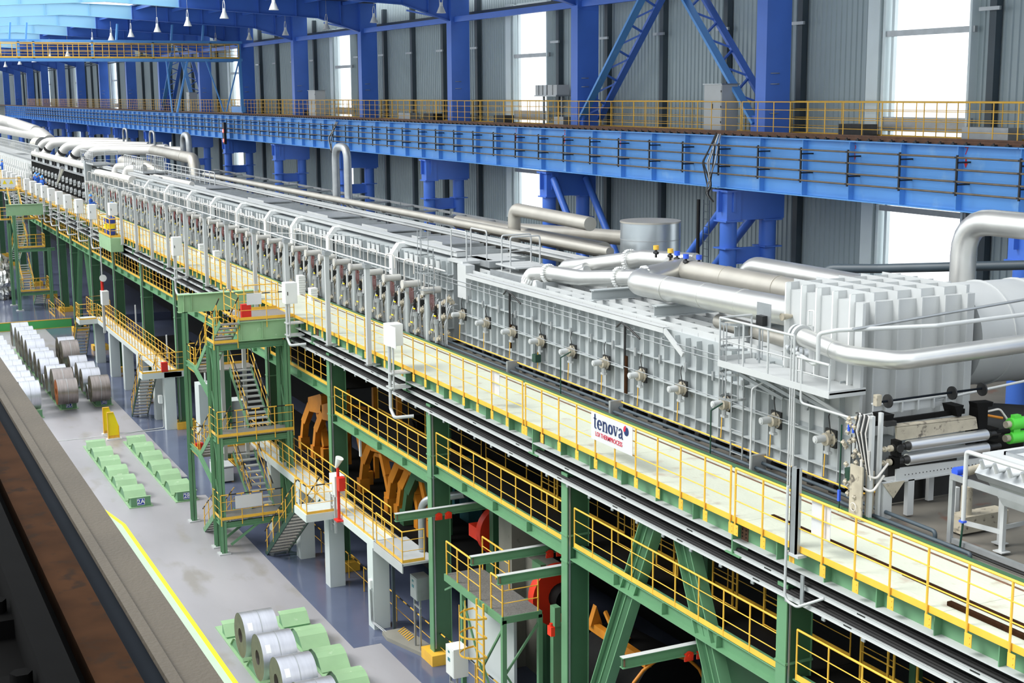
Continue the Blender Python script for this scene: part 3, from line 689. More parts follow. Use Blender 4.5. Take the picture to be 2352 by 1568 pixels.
stair('tower_stair','long open upper flight of the near stair tower with pale treads',(-60.4,15.7,7.1),(-57.5,15.7,5.06),'y',.95,11,'green',tread='lgrey')
stair('tower_stair','top left flight of the near stair tower',(-57.6,14.1,9.0),(-60.4,14.1,7.1),'y',.8,9,'green')
stair('tower_stair','short top flight up to the bridge of the near stair tower',(-56.0,14.2,9.9),(-57.4,14.2,9.0),'y',.8,4,'green')
# lateral bridge girders at the top of the tower
t=thing('bridge_girder','light green bridge girder on the thin left post of the near stair tower','girder',(-61.75,13.3,9.6))
MB().ibeam((-61.75,13.38,10.37),(-61.75,17.1,10.37),.8,.34,.03,.02).box(-61.9,-61.6,13.6,13.62,9.6,10.35).box(-61.9,-61.6,13.95,13.97,9.6,10.35).build('girder_profile','green2',t)
t=thing('bridge_girder','light green bridge girder of the near stair tower under the red fire box','girder',(-56.4,14.65,9.0))
MB().ibeam((-56.35,14.62,9.84),(-56.35,17.2,9.84),.8,.3,.03,.02).box(-56.3,-56.2,15.6,15.62,9.05,9.8).box(-56.3,-56.2,14.7,14.72,9.05,9.8).build('girder_profile','green2',t)
t=thing('bridge_platform','platform of the near stair tower bridge with striped handrail','platform',(-57.5,15.8,9.86))
MB().box(-58.9,-56.3,14.65,17.05,9.84,9.9).build('deck','grate',t)
railing('','','',[(-56.25,14.66,9.9),(-56.25,17.0,9.9)],parent=t,striped=True,h=1.08,step=.95,toe=.12,drop=.35)
railing('','','',[(-58.6,14.66,9.9),(-56.25,14.66,9.9)],parent=t,striped=True,h=1.08,step=.95,toe=.12)
railing('','','',[(-58.85,15.6,9.9),(-58.85,17.0,9.9)],parent=t,striped=False,h=1.08,step=.8,toe=.12)
tag(MB().box(-56.22,-56.2,15.0,15.62,10.2+.33,11.0).build('panel','sign',None,(-56.2,15.3,10.5)),'blank white panel on the bridge handrail of the near stair tower','panel')
def firebox(x,y,z,lab,s=1):
    t=thing('fire_box',lab,'box',(x,y,z)); MB().box(x-.12,x+.12,y-.2*s,y+.2*s,z,z+.6*s).build('cabinet','red',t)
    MB().box(x+.12,x+.13,y-.17*s,y+.17*s,z+.03,z+.57*s).build('door','red',t); return t
firebox(-56.6,15.05,9.92,'red fire box on the bridge platform of the near stair tower',1)
firebox(-79.99,16.4,3.45,'red fire box on the landing of the far concrete walkway',.9)
firebox(-60.9,13.85,3.32,'red fire extinguisher box on the lower rear landing of the near tower',.8)
tag(MB().box(-56.3,-56.28,14.2,15.35,1.95,2.5).build('panel','sign',None,(-56.3,14.7,2)),'blank white panel on the lowest platform handrail of the near tower','panel')
# far stair tower ----------------------------------------------------
t=thing('stair_tower_frame','green steel frame of the far stair tower on the raised floor','frame',(-127.6,14,0.7))
for x,y,z1 in ((-127.6,14.0,9.0),(-131.2,13.9,8.0),(-127.6,16.7,6.0)):
    mb=MB(); hcol(mb,x,y,.72,z1,.28,.28); mb.build('leg','green',t); MB().box(x-.3,x+.3,y-.3,y+.3,.7,.76).build('foot_plate','lgrey',t)
for z in (2.25,6.05): MB().ibeam((-127.6,14.1,z),(-127.6,17.2,z),.26,.2).build('platform_beam','green',t)
MB().ibeam((-127.6,13.4,9.9),(-127.6,16.9,9.9),.95,.34).build('bridge_girder','green2',t)
for z,y0,y1,x,lab in ((2.35,14.2,16.6,-127.5,'lower platform of the far stair tower'),(6.15,14.2,16.4,-127.5,'middle platform of the far stair tower'),(8.3,13.3,16.4,-131.4,'rear upper platform of the far stair tower'),(10.85,13.2,15.2,-131.6,'top platform of the far stair tower beside the warning sign')):
    p=thing('tower_platform',lab,'platform',(x,15,z)); MB().box(x-1.6,x,y0,y1,z-.05,z).build('grating','grate',p)
    railing('','','',[(x-1.6,y0,z),(x,y0,z),(x,y1,z),(x-1.6,y1,z)],parent=p,h=1.1,step=.8,toe=.14,r=.03)
stair('tower_stair','top flight of the far stair tower',(-131.6,14.4,10.8),(-127.9,14.4,8.3),'y',.9,13,'green',tread='lgrey',sr=False)
stair('tower_stair','second flight of the far stair tower',(-131.4,14.6,8.3),(-127.9,14.6,6.1),'y',.9,11,'green',tread='lgrey',sr=False)
stair('tower_stair','third flight of the far stair tower',(-131.4,14.9,4.3),(-127.9,14.9,2.35),'y',.9,11,'green',tread='lgrey',sr=False)
stair('tower_stair','lowest flight of the far stair tower',(-127.9,16.0,2.35),(-131.0,16.0,.72),'y',.9,8,'green',tread='lgrey',sr=False)
stair('tower_stair','flight descending left behind the far stair tower',(-134,15.2,6.6),(-140,15.2,3.8),'y',.9,11,'green',tread='lgrey',sr=False)
t=thing('warning_sign','white sign with two yellow warning triangles at the top of the far stair tower','sign',(-131,14,11))
MB().box(-129.92,-129.9,13.35,14.55,11.25,12.0).build('board','white',t)
MB().prism([(13.5,11.55),(13.85,11.55),(13.675,11.9)],0,-129.9,-129.88).build('triangle','byellow',t)
MB().prism([(14.05,11.55),(14.4,11.55),(14.225,11.9)],0,-129.9,-129.88).build('triangle','byellow',t)
railing('floor_rail','striped handrail on the raised floor beside the far stair tower','handrail',[(-130,17,.7),(-122.5,17,.7)],h=1.0,step=1.4,toe=.1)
railing('floor_rail','short handrail on the raised floor in front of the green column','handrail',[(-126,16.2,.7),(-122.5,16.2,.7)],h=1.0,step=1.4,toe=.1)
# ================================================================== SOAKING FURNACE (near part)
FY=20.2
t=thing('furnace','long grey ribbed steel furnace casing with square stiffener grid, near section','furnace',(-24.6,20.2,9.95))
MB().box(-46.3,-24.6,20.36,23.75,10.1,12.62).build('shell','grey',t)
vr=MB().box(-.012,.012,FY,20.37,10.12,12.55).mesh('vertical_rib','grey')
nr=40; xs_=[-46.27+.535*i for i in range(41)]
inst('vertical_rib',vr,t,[(x,0,0) for x in xs_])
for z in (10.46,11.17,11.76): MB().box(-46.3,-24.6,FY-.01,20.37,z-.014,z+.014).build('horizontal_rib','grey',t)
MB().box(-46.3,-24.6,FY+.02,20.37,10.11,10.14).build('base_plate','grey',t)
fm=MB().box(-.09,.09,20.15,20.6,9.88,10.12).mesh('foot','dark')
inst('foot',fm,t,[(-25-.8*i,0,0) for i in range(27)])
MB().box(-45.5,-32.25,FY-.10,FY-.04,12.55,12.70).box(-45.5,-32.25,FY-.10,FY+.1,12.69,12.71).bar((-32.25,FY-.06,12.63),(-31.3,FY-.06,12.1),.06,.14).build('edge_beam','lgrey',t)
MB().box(-46.35,-45.6,FY-.05,20.5,11.76,12.98).build('corner_block','lgrey',t)
# roof grid : raised plates
gx=MB().box(-.012,.012,20.4,23.7,12.62,12.72).mesh('roof_rib','lgrey')
inst('roof_rib',gx,t,[(-25.4-.8*i,0,0) for i in range(26)])
for y in (20.42,20.9,21.35,21.8,22.25,22.7,23.15): MB().box(-46,-27.3,y-.012,y+.012,12.62,12.80).build('roof_plate','lgrey',t)
for x in (-36.9,-33.3,-29.4):
    MB().ibeam((x,20.45,13.15),(x,23.7,13.15),.32,.25,.03,.02).build('cross_beam','blueblack' if 0 else 'grey',t)
# conduits on the wall
mb=MB()
for z in (12.36,12.22): mb.tube([(-50.5,FY-.06,z),(-24.9,FY-.06,z)],.014,5)
mb.build('conduit','galv',t)
cm=MB().box(-.04,.04,-.06,0,-.12,.12).mesh('conduit_clip','galv')
inst('conduit_clip',cm,t,[(-26-1.6*i,FY,12.29) for i in range(14)]+[(-26-1.3*i,FY,11.78) for i in range(16)])
for i,x in enumerate((-41.9,-34.3)):
    MB().tube([(x-.5,FY-.08,12.36),(x-.1,FY-.16,12.55),(x+.3,FY-.16,12.45),(x+.8,FY-.08,12.2)],.03,6).tube([(x,FY-.1,12.5),(x,FY-.1,11.2)],.04,6).build('hose','dark',t)
MB().box(-34.3,-34.15,FY-.12,FY-.08,10.5,11.6).build('rust_strip','rustd',t); MB().box(-41.9,-41.8,FY-.12,FY-.08,10.6,11.4).build('rust_strip','rustd',t)
# radiant fan motors
def motor(x,i):
    t=thing('fan_motor','pale round motor bolted on the furnace wall, %s'%ordn(i),'motor',(x,FY,11.15),'motors on the near furnace wall')
    MB().cyl((x-.02,19.72,11.2),(x-.02,19.98,11.2),.088,14).cyl((x-.02,19.70,11.2),(x-.02,19.72,11.2),.06,10).build('motor_body','lgrey',t)
    gh=MB().cyl((x,19.98,11.18),(x,20.12,11.18),.15,14).cyl((x,20.12,11.18),(x,20.17,11.18),.2,14).build('gear_housing','dirty',t)
    MB().box(x-.19,x+.19,20.14,20.2,10.98,11.4).build('mounting_flange','dark',t)
    MB().cyl((x+.02,20.05,11.05),(x+.02,20.05,10.86),.06,8).box(x-.06,x+.12,20.0,20.12,10.84,10.9).build('oil_cup','lgrey',t)
    mb=MB()
    for a in (45,135,225,315): mb.cyl((x+.17*math.cos(math.radians(a)),20.09,11.18+.17*math.sin(math.radians(a))),(x+.17*math.cos(math.radians(a)),20.14,11.18+.17*math.sin(math.radians(a))),.02,6)
    mb.build('bolt_ring','galv',gh)
    MB().tube(bend([(x+.06,20.1,11.32),(x+.06,20.05,11.62),(x-.05,20.12,11.7),(x-.05,20.16,11.8)],.06),.014,5).build('signal_cable','dark',t)
    return t
MX=[-25.07-2.08*i for i in range(11)]
m0=motor(MX[0],0)
for i,x in enumerate(MX[1:],1): dup(m0,(x,FY,11.15),'pale round motor bolted on the furnace wall, %s'%ordn(i))
for i,x in enumerate(MX):
    tag(MB().cyl((x-.02,20.0,10.3),(x-.02,20.02,10.86),.014,5).build('drain_pipe','yellow',None,(x,20,10.3)),'thin yellow drain pipe below a furnace motor, %s'%ordn(i),'pipe','drain pipes under the motors')
tag(MB().tube([(-48.5,19.95,11.33),(-26,19.95,11.33)],.012,5).build('signal_wire','galv',None,(-30,19.95,11.3)),'thin wire strung between the furnace motors','wire')
# pipes along the base
tag(MB().tube(bend([(-125,19.92,10.28),(-23.6,19.92,10.28),(-23.6,20.3,10.28)],.1),.022,6).build('gas_pipe','yellow',None,(-30,19.9,10.2)),'long thin yellow gas pipe along the furnace foot','pipe')
for z,y,x1,lab in ((10.12,19.86,-21.2,'upper grey green water pipe at the furnace foot'),(10.03,19.66,-20.0,'lower grey green water pipe at the furnace foot')):
    p=bend([(-125,y,z),(-24.1,y,z),(-23.9,y-.03,z-.01),(x1,y-.06,z),(x1,y-.06,9.93)],.15)
    q=tag(MB().tube(p,.045,8).build('water_pipe','vgreen',None,(-30,y,z)),lab,'pipe')
    q.data.materials[0]=M['wpost'] 
for i,x in enumerate((-27.3,-34.2,-41)):
    tag(MB().box(x-.05,x+.05,19.55,19.97,9.95,10.34).build('pipe_bracket','galv',None,(x,19.7,9.95)),'small grey bracket holding the pipes at the furnace foot, %s'%ordn(i),'bracket','pipe brackets')
for i,(x,z1) in enumerate(((-29.05,11.0),(-37.2,11.0))):
    tag(MB().cyl((x,19.55,9.95),(x,19.55,z1+.1),.02,6).tube(bend([(x,19.55,z1+.1),(x,19.9,z1+.25)],.1),.02,6).build('green_pipe','vgreen',None,(x,19.5,9.95)),'thin dark green standpipe in front of the furnace, %s'%ordn(i),'pipe')
t=thing('bucket','dark green bucket hanging on wires on the furnace wall','bucket',(-39.7,20,10.6)); MB().box(-39.85,-39.6,19.9,20.1,10.5,10.75).build('body','vgreen',t); MB().cyl((-39.78,20,10.75),(-39.78,20,11.1),.01,5).cyl((-39.67,20,10.75),(-39.67,20,11.1),.01,5).build('wire','dark',t)
t=thing('bucket','dark green round bucket hanging near the furnace corner','bucket',(-24.0,20,10.5)); MB().cyl((-24.1,20,10.42),(-24.1,20,10.72),.14,14,.17).build('body','vgreen',t); MB().cyl((-24.15,20,10.7),(-24.15,20,11.5),.012,5).cyl((-24.02,20,10.7),(-24.02,20,11.5),.012,5).build('wire','dark',t)
# tall casing --------------------------------------------------------
t=thing('furnace_tower_casing','tall ribbed grey casing at the near end of the furnace','casing',(-24.5,20.3,9.95))
MB().box(-27.2,-24.45,20.35,23.7,11.3,14.38).build('shell','lgrey',t)
vb=MB().box(-.02,.02,20.22,20.36,12.5,14.55).mesh('front_rib','white')
inst('front_rib',vb,t,[(x,0,0) for x in (-24.65,-25.25,-25.85,-26.4,-27.0)])
for y in (20.62,21.28,21.96,22.64,23.3): 
    MB().box(-24.46,-24.25,y-.014,y+.014,11.3,14.42).build('end_rib','lgrey',t)
    MB().box(-27.2,-24.3,y-.015,y+.015,14.38,14.6).build('top_rib','lgrey',t)
for x in (-24.65,-25.25,-25.85,-26.4,-27.0): MB().box(x-.015,x+.015,20.25,23.7,14.38,14.56).build('top_rib','lgrey',t)
MB().box(-24.46,-24.22,20.24,20.32,11.0,14.4).build('corner_rib','lgrey',t)
MB().tube(bend([(-26.1,20.3,13.65),(-26.1,20.22,13.65),(-26.1,20.22,14.0),(-25.9,20.22,14.02),(-25.9,20.22,13.65),(-25.9,20.3,13.65)],.03),.016,6).build('handle','white',t)
tag(MB().cyl((-26.9,20.35,13.75),(-26.9,20.05,13.75),.04,10,.09).build('sight_tube','dirty',None,(-26.9,20.2,13.75)),'short dark conical sight tube on the casing','tube')
t=thing('instrument_panel','small black instrument on a grey square plate beside the casing','instrument',(-27,19.9,13.7))
MB().box(-27.55,-27.0,19.8,19.82,13.45,14.05).build('plate','galv',t); MB().box(-27.38,-27.12,19.66,19.8,13.52,13.76).build('instrument_box','black',t)
MB().cyl((-27.3,19.72,12.6),(-27.3,19.72,13.5),.03,6).cyl((-27.18,19.72,12.7),(-27.18,19.72,13.5),.015,5).build('stand','galv',t)
# large ducts from the casing
def pipe(name,pts,r,m,lab,cat='duct',rad=None,seg=20,bands=(),band_m=None,n=6):
    P_=bend(pts,rad if rad else r*1.6,n)
    t=thing(name,lab,cat,pts[0]); MB().tube(P_,r,seg).build('duct_shell',m,t)
    for p,d in bands:
        p=V(*p);d=V(*d); MB().cyl(p-d*.02,p+d*.02,r*1.03,seg).build('joint_band',band_m or m,t)
    return t
A_='alu'
pipe('exhaust_duct',[(-27.1,20.75,13.75),(-35.6,21.1,13.5),(-36.0,23.4,13.75)],.36,A_,'shiny front aluminium duct running into the tall casing',rad=.9,bands=[((-29.6,20.86,13.68),(1,0,0)),((-31.4,20.93,13.62),(1,0,0)),((-33.4,21.0,13.56),(1,0,0))])
pipe('exhaust_duct',[(-27.1,22.6,13.85),(-35.2,22.9,13.75),(-37.2,23.6,13.6)],.34,'alud','second aluminium duct behind the front one',rad=.9,bands=[((-30.6,22.73,13.82),(1,0,0)),((-33.2,22.83,13.78),(1,0,0))])
pipe('lower_duct',[(-27.1,20.9,12.98),(-31.2,21.2,12.95)],.2,'alud','short lower duct under the front aluminium duct')
pipe('manifold_duct',[(-41.9,20.75,12.6),(-41.9,20.9,13.05),(-41.0,21.2,13.15),(-39.4,21.5,13.15),(-36.6,22.0,13.45),(-36.2,23.2,13.7)],.26,A_,'shiny segmented manifold duct with white banded flange',rad=.35,bands=[((-37.6,21.84,13.36),(1,.1,.05))],band_m='white')
pipe('manifold_duct',[(-42.6,22.6,12.7),(-42.6,22.6,13.1),(-41.2,22.7,13.3),(-38.8,23.4,13.75),(-36.8,24.1,13.8)],.28,A_,'rear segmented aluminium manifold duct',rad=.4,bands=[((-39.3,23.25,13.65),(1,.25,.15))],band_m='white')
for k,(x,y) in enumerate(((-40.6,21.9),(-41.4,22.3),(-39.4,22.6))): pipe('manifold_stub',[(x,y,12.65),(x,y,13.1),(x+.6,y+.1,13.3)],.17,A_,'short bent aluminium stub between the manifold ducts, %s'%ordn(2-k),rad=.2,seg=14)
for x,y,lab in ((-41.75,20.55,'left slanted pipe end below the manifold elbow'),(-41.2,20.6,'right slanted pipe end below the manifold elbow')): tag(MB().cyl((x,y,12.2),(x-.2,y+.3,12.85),.15,12).build('inlet_pipe','lgrey',None,(x,y,12)),lab,'pipe')
tag(MB().cyl((-41.7,20.5,12.42),(-41.1,20.5,12.3),.14,14).build('white_bottle','white',None,(-41.4,20.5,12.3)),'white capsule shaped vessel on the furnace wall top','vessel')
for k,(x,y) in enumerate(((-36.7,23.1),(-36.0,22.9),(-35.2,22.7),(-34.8,22.9),(-37.7,23.2))):
    t=thing('control_valve','small blue capped control valve on the duct junction, %s'%ordn(k,'from the left' ),'valve',(x,y,14.0),'valves on the duct junction')
    MB().cyl((x,y,13.9),(x,y,14.15),.04,8).cyl((x-.1,y,14.05),(x+.1,y,14.05),.05,8).build('body','black',t); MB().cyl((x,y,14.15),(x,y,14.28),.09,10).build('cap','bluevalve' if k%4 else 'yellow',t)
t=thing('tank','large upright cylindrical tank clad in aluminium behind the ducts','tank',(-42.7,26,9.9))
MB().cyl((-42.65,26,9.9),(-42.65,26,14.5),1.06,48).build('shell',mat('tank_cladding',(196,204,208),.3,metal=.8,var=.12,scale=.8,bump=.1,bscale=3),t)
MB().cyl((-42.65,26,14.5),(-42.65,26,14.56),1.08,48).build('lid','alud',t); MB().cyl((-42.65,26,13.9),(-42.65,26,13.93),1.07,48).build('seam','galv',t)
for k,(p,d,r_) in enumerate((((-41.75,20.82,12.85),(.3,.3,1),.3),((-41.1,21.15,13.14),(1,.3,.1),.3),((-37.6,21.84,13.36),(1,.3,.14),.32),((-42.5,22.62,13.05),(.1,.1,1),.32),((-39.3,23.2,13.66),(1,.25,.15),.33),((-35.7,21.6,13.55),(.2,1,.1),.38))):
    p=V(*p); d=V(*d).normalized(); a=d.cross(V(0,0,1) if abs(d.z)<.9 else V(1,0,0)).normalized(); b=a.cross(d); mb=MB()
    for j in range(22):
        an=2*math.pi*j/22; c_=p+(a*math.cos(an)+b*math.sin(an))*r_; mb.bar(c_-d*.07,c_+d*.07,.05,.04,tuple((c_-p).normalized()))
    mb.build('flange_teeth','white',None,tuple(p)); o=[q for q in COL.objects if q.name.startswith('flange_teeth')][-1]; o['kind']='stuff'; tag(o,'toothed white cladding ring on the manifold ducts, %s'%ordn(k,'in turn'),'flange','toothed cladding rings')
# rear long pipes
pipe('long_pipe',[(-100,24,13.5),(-42,24,13.62)],.16,'alud','long straight grey pipe behind the furnace roof',seg=14,bands=[((-100+6*i,24,13.5+.002*i),(1,0,0)) for i in range(9)])
pipe('long_pipe',[(-50.8,24.6,11),(-50.8,24.6,14.45),(-44.5,24.6,14.35)],.26,'alud','upper thick dusty pipe ending at the tank',rad=.4)
pipe('long_pipe',[(-58,25.3,13.35),(-44.7,25.3,13.35)],.3,'alud','middle thick dusty pipe behind the tall ladder frames')
pipe('long_pipe',[(-58,23.9,13.1),(-43,23.9,13.1)],.2,'alud','lower dusty pipe behind the tall ladder frames')
pipe('long_pipe',[(-54,26.2,13.3),(-44.6,26.2,13.75)],.28,'alud','rear dusty pipe next to the tank')
pipe('duct_elbow',[(-36.5,25.6,12.4),(-36.2,25.7,13.65),(-28.8,25.7,13.65)],.33,'alu','aluminium duct bending down right of the tank',rad=.7)
pipe('dark_pipe',[(-32.8,25.8,13.2),(-32.6,25.8,13.95),(-31.2,26.6,14.05),(-24.5,29.9,14.75)],.13,'wpost','long dark pipe rising right across the lower window',rad=.4,seg=14)
pipe('silver_pipe',[(-27.3,26,11.5),(-27.3,26,15.75),(-20,26.2,15.75)],.33,'alu','silver pipe elbow in front of the lower window',rad=.9,bands=[((-24.9,26.07,15.75),(1,0,0))],band_m='dark')
pipe('u_pipe',[(-72.2,24.4,12.9),(-72.2,24.4,16.3),(-70.3,24.4,16.3),(-70.3,24.4,13.3),(-69.2,24.4,13.0),(-66,24.4,12.9)],.21,'galv','tall inverted U shaped silver pipe below the girder',rad=.75,seg=14)
pipe('u_pipe',[(-112,25.3,12.9),(-112,25.3,16.0),(-110,25.3,16.0),(-110,25.3,13)],.24,'galv','far inverted U shaped silver pipe behind the white ducts',rad=.85,seg=12)
for k,x in enumerate((-146,-133)): pipe('u_pipe',[(x,27,12.9),(x,27,15.8),(x+2,27,15.8),(x+2,27,12)],.11,'galv','thin far inverted U pipe at the left, %s'%ordn(1-k),rad=.6,seg=8)
# pipe bridge behind (lattice of galvanised sections)
for i in range(9):
    x=-52-7*i
    t=thing('pipe_bridge','grey steel pipe bridge frame with railing behind the furnace, %s'%ordn(i),'frame',(x,26.5,11),'pipe bridge frames')
    MB().bar((x,25.6,13.05),(x-6.9,25.6,13.05),.1,.12).bar((x,28.4,13.05),(x-6.9,28.4,13.05),.1,.12).build('chord','galv',t)
    mb=MB()
    for k in range(4):
        xx=x-1.7*k; mb.bar((xx,25.6,11),(xx,25.6,13),.07,.07); mb.bar((xx,25.6,13.05),(xx-(0 if k%2 else 1.7),28.4,13.05),.07,.07)
    mb.build('strut','galv',t)
    MB().tube([(x,26.4,12.5),(x-7,26.4,12.5)],.16,8).build('inner_pipe','galv',t)
    MB().tube([(x,25.9,12.0),(x-7,25.9,12.0)],.05,6).build('red_pipe','red',t); MB().tube([(x,26.1,11.6),(x-7,26.1,11.6)],.09,6).build('green_pipe','dgreen',t)
# big exhaust pipe at the right in front of the casing
pipe('front_pipe',[(-25.9,19.95,13.42),(-24.1,19.75,13.32),(-23.2,20.4,13.28),(-23.1,25.5,13.42)],.21,'alu','large smooth pipe sweeping right in front of the tall casing',rad=.65,seg=24,bands=[((-24.6,19.8,13.35),(1,0,0))],n=10)
t=thing('pipe_flange_set','flanges and small bent pipe at the start of the large front pipe','pipe fitting',(-26,19.7,13.4))
MB().cyl((-26.05,19.97,13.43),(-25.95,19.96,13.43),.27,20).cyl((-26.25,19.98,13.44),(-26.18,19.98,13.44),.24,20).build('flange','lgrey',t)
MB().tube(bend([(-26.1,19.62,13.2),(-24.75,19.35,13.05),(-24.6,19.35,13.1),(-24.6,19.35,13.75),(-24.3,19.6,13.85),(-23.3,21.5,13.95),(-23.2,25,14.05)],.12),.05,8).build('small_pipe','lgrey',t)
mb=MB()
for x in (-25.9,-25.65,-25.5,-25.3): mb.cyl((x,19.58+.2*(x+25.9)*-.6,13.17),(x+.035,19.58,13.17),.12,14)
mb.build('small_flange','galv',t)
pipe('casing_pipe',[(-24.0,19.8,13.9),(-23.9,25,14.25)],.035,'galv','thin pipe pair crossing the casing end above the large pipe','pipe',seg=8)
pipe('casing_pipe',[(-25.1,19.3,13.1),(-25.1,19.3,12.1),(-23.7,19.6,12.0),(-23.2,25,12.55)],.03,'lgrey','thin pale pipe bending below the platform and running right','pipe',rad=.12,seg=8)
# round ribbed duct right of the casing
pipe('round_duct',[(-25.6,24.0,13.2),(-25.4,27,13.2)],1.25,'lgrey','very large round grey duct behind the tall casing at the right edge',seg=40,bands=[((-25.55,24.9,13.2),(0,1,0)),((-25.45,26,13.2),(0,1,0))])
pipe('lower_round_duct',[(-24.6,23.9,11.2),(-22.9,27.5,10.9)],.55,'dark','dark round duct below the big round duct at the right edge',seg=24)
tag(MB().box(-23.4,-23.2,24.4,24.6,9.95,12.2).build('blue_grey_post','wpost',None,(-23.3,24.5,9.95)),'blue grey post behind the roller stand','post')
# platform at the furnace end with grey rails
t=thing('service_platform','grey service platform with tubular rails on the furnace front','platform',(-27,19.8,12.5))
MB().box(-28.4,-24.1,19.3,20.3,12.46,12.5).build('deck','lgrey',t); MB().box(-28.4,-24.1,19.28,19.3,12.38,12.54).box(-24.12,-24.1,19.3,20.3,12.38,12.54).box(-28.4,-28.38,19.3,20.3,12.38,12.62).build('edge_plate','lgrey',t)
for x in (-27.6,-26.6,-25.5): MB().bar((x-.6,19.35,12.42),(x+.7,20.15,11.76),.06,.08).build('support_strut','galv',t)
MB().bar((-25.3,19.35,12.42),(-24.0,20.1,11.7),.06,.08).build('support_strut','lgrey',t)
def greyrail(t,pts,h=1.08,r=.028,m='lgrey',step=1.0):
    railing('','','',pts,parent=t,h=h,step=step,r=r,toe=0,mids=(.5,),m=m)
greyrail(t,[(-28.38,20.25,12.5),(-28.38,19.32,12.5),(-25.42,19.32,12.5)])
greyrail(t,[(-25.3,19.32,12.5),(-24.15,19.32,12.5)],h=.62)
t=thing('pole_bundle','three thin pale conduits rising from the deck to the service platform','pipe',(-25.4,19.35,9.95))
MB().cyl((-25.5,19.3,9.95),(-25.5,19.3,13.5),.02,6).cyl((-25.42,19.3,9.95),(-25.42,19.3,12.4),.02,6).cyl((-25.34,19.3,9.95),(-25.34,19.3,12.4),.02,6).build('conduit','lgrey',t)
def ladder(name,lab,x,y,z0,z1,w=.45,cage=None,m='galv',ax='x',cat='ladder',r=.022,cw=1.0):
    t=thing(name,lab,cat,(x,y,z0)); d=V(1,0,0) if ax=='x' else V(0,1,0); o=V(0,-1,0) if ax=='x' else V(1,0,0)
    c=V(x,y,0)
    for s in (-1,1): MB().cyl(c+d*s*w/2+V(0,0,z0),c+d*s*w/2+V(0,0,z1),r,8).build('side_rail',m,t)
    me=MB().cyl(d*(-w/2),d*(w/2),r*.6,6).mesh('rung',m)
    inst('rung',me,t,[c+V(0,0,z0+.15+.29*k) for k in range(int((z1-z0-.15)/.29)+1)])
    if cage:
        za,zb=cage; R_=w*.78*cw
        for k in range(int((zb-za)/.62)+1):
            z=za+.62*k; pts=[c+d*(R_*math.cos(a))*.95+o*(R_*1.25*math.sin(a)+.0)+V(0,0,z) for a in [math.pi*j/10 for j in range(11)]]
            mb=MB()
            for p,q in zip(pts,pts[1:]): mb.bar(p,q,.012,.06)
            mb.bar(pts[0],c+d*w/2+V(0,0,z),.012,.05).bar(pts[-1],c-d*w/2+V(0,0,z),.012,.05)
            mb.build('cage_hoop',m,t)
        for a in (math.pi*.15,math.pi*.38,math.pi*.62,math.pi*.85):
            p=c+d*(R_*math.cos(a))*.95+o*(R_*1.25*math.sin(a)); MB().bar(p+V(0,0,za),p+V(0,0,zb),.04,.012,tuple(o)).build('cage_bar',m,t)
    return t
ladder('furnace_ladder','grey caged ladder up to the service platform on the furnace',-28.2,19.75,10.0,12.6,.5,cage=(11.6,13.5))
ladder('furnace_ladder','grey caged ladder beside the burner rows with tall cage',-47.9,19.75,10.6,13.4,.5,cage=(11.9,14.1))
tag(MB().tube(bend([(-27.25,19.5,9.95),(-27.25,19.5,12.0),(-27.1,19.8,12.2)],.1),.025,6).build('standpipe','lgrey',None,(-27.2,19.5,9.95)),'thin grey standpipe right of the caged ladder','pipe')
# tubular stile on the roof
t=thing('roof_stile','tubular grey stile with two handrail hoops on the furnace roof','platform',(-43.5,22,12.6))
for x,y in ((-44.6,21.1),(-43.9,21.1)):
    MB().tube(bend([(x,y,12.6),(x,y,14.1),(x,y+1.15,14.1),(x,y+1.15,12.9)],.1),.03,8).build('hoop','lgrey',t)
MB().box(-44.9,-43.3,21.0,22.4,13.05,13.1).build('step_plate','lgrey',t); MB().tube([(-44.6,21.1,13.6),(-44.6,22.2,13.6)],.02,6).tube([(-43.9,21.1,13.6),(-43.9,22.2,13.6)],.02,6).build('mid_rail','lgrey',t)
t=thing('roof_stile','tubular grey stile hoops beside the tall caged ladder','platform',(-47,20.4,13))
for y in (20.5,21.3): MB().tube(bend([(-47.7,y,13.0),(-47.7,y,14.1),(-46.3,y,14.1),(-46.3,y,12.8)],.1),.028,8).build('hoop','lgrey',t)
MB().box(-47.6,-46.2,20.3,21.5,12.95,13.05).build('step_plate','lgrey',t)
# roof covers between
for k,(x0,x1,y0,y1,z) in enumerate(((-47.8,-45.4,21.0,22.4,13.05),(-46.0,-44.2,21.6,22.9,12.95),(-44.9,-40.8,20.8,22.3,12.85))):
    t=thing('roof_cover','flat galvanised cover box on the furnace roof, %s'%ordn(2-k),'cover',(x0,y0,z),'cover boxes on the furnace roof')
    MB().box(x0,x1,y0,y1,z-.02,z).build('lid','lgrey',t); MB().box(x0,x1,y0-.02,y0,z-.18,z+.05).box(x1,x1+.02,y0,y1,z-.18,z+.05).build('rim','galv',t)
# ================================================================== HEATING FURNACE with burners
t=thing('heating_furnace','long grey furnace wall behind the rows of burners','furnace',(-47,20.2,9.95))
MB().box(-125,-47.2,20.36,23.6,10.0,12.95).build('shell','grey',t)
vr2=MB().box(-.012,.012,FY,20.37,9.95,12.9).mesh('vertical_rib','grey')
inst('vertical_rib',vr2,t,[(-47.4-.535*i,0,0) for i in range(145)])
for z in (10.46,11.9,12.45): MB().box(-125,-47.2,FY-.01,20.37,z-.014,z+.014).build('horizontal_rib','grey',t)
MB().box(-125,-47.3,20.55,20.9,13.1,13.3).box(-125,-47.3,20.5,20.95,13.28,13.31).build('roof_edge_beam','lgrey',t)
MB().box(-125,-47.3,20.95,23.2,12.96,13.0).build('roof_plate','lgrey',t)
MB().box(-125,-42.5,23.2,23.5,13.2,13.36).box(-125,-42.5,23.12,23.58,13.35,13.38).build('rear_edge_beam','lgrey',t)
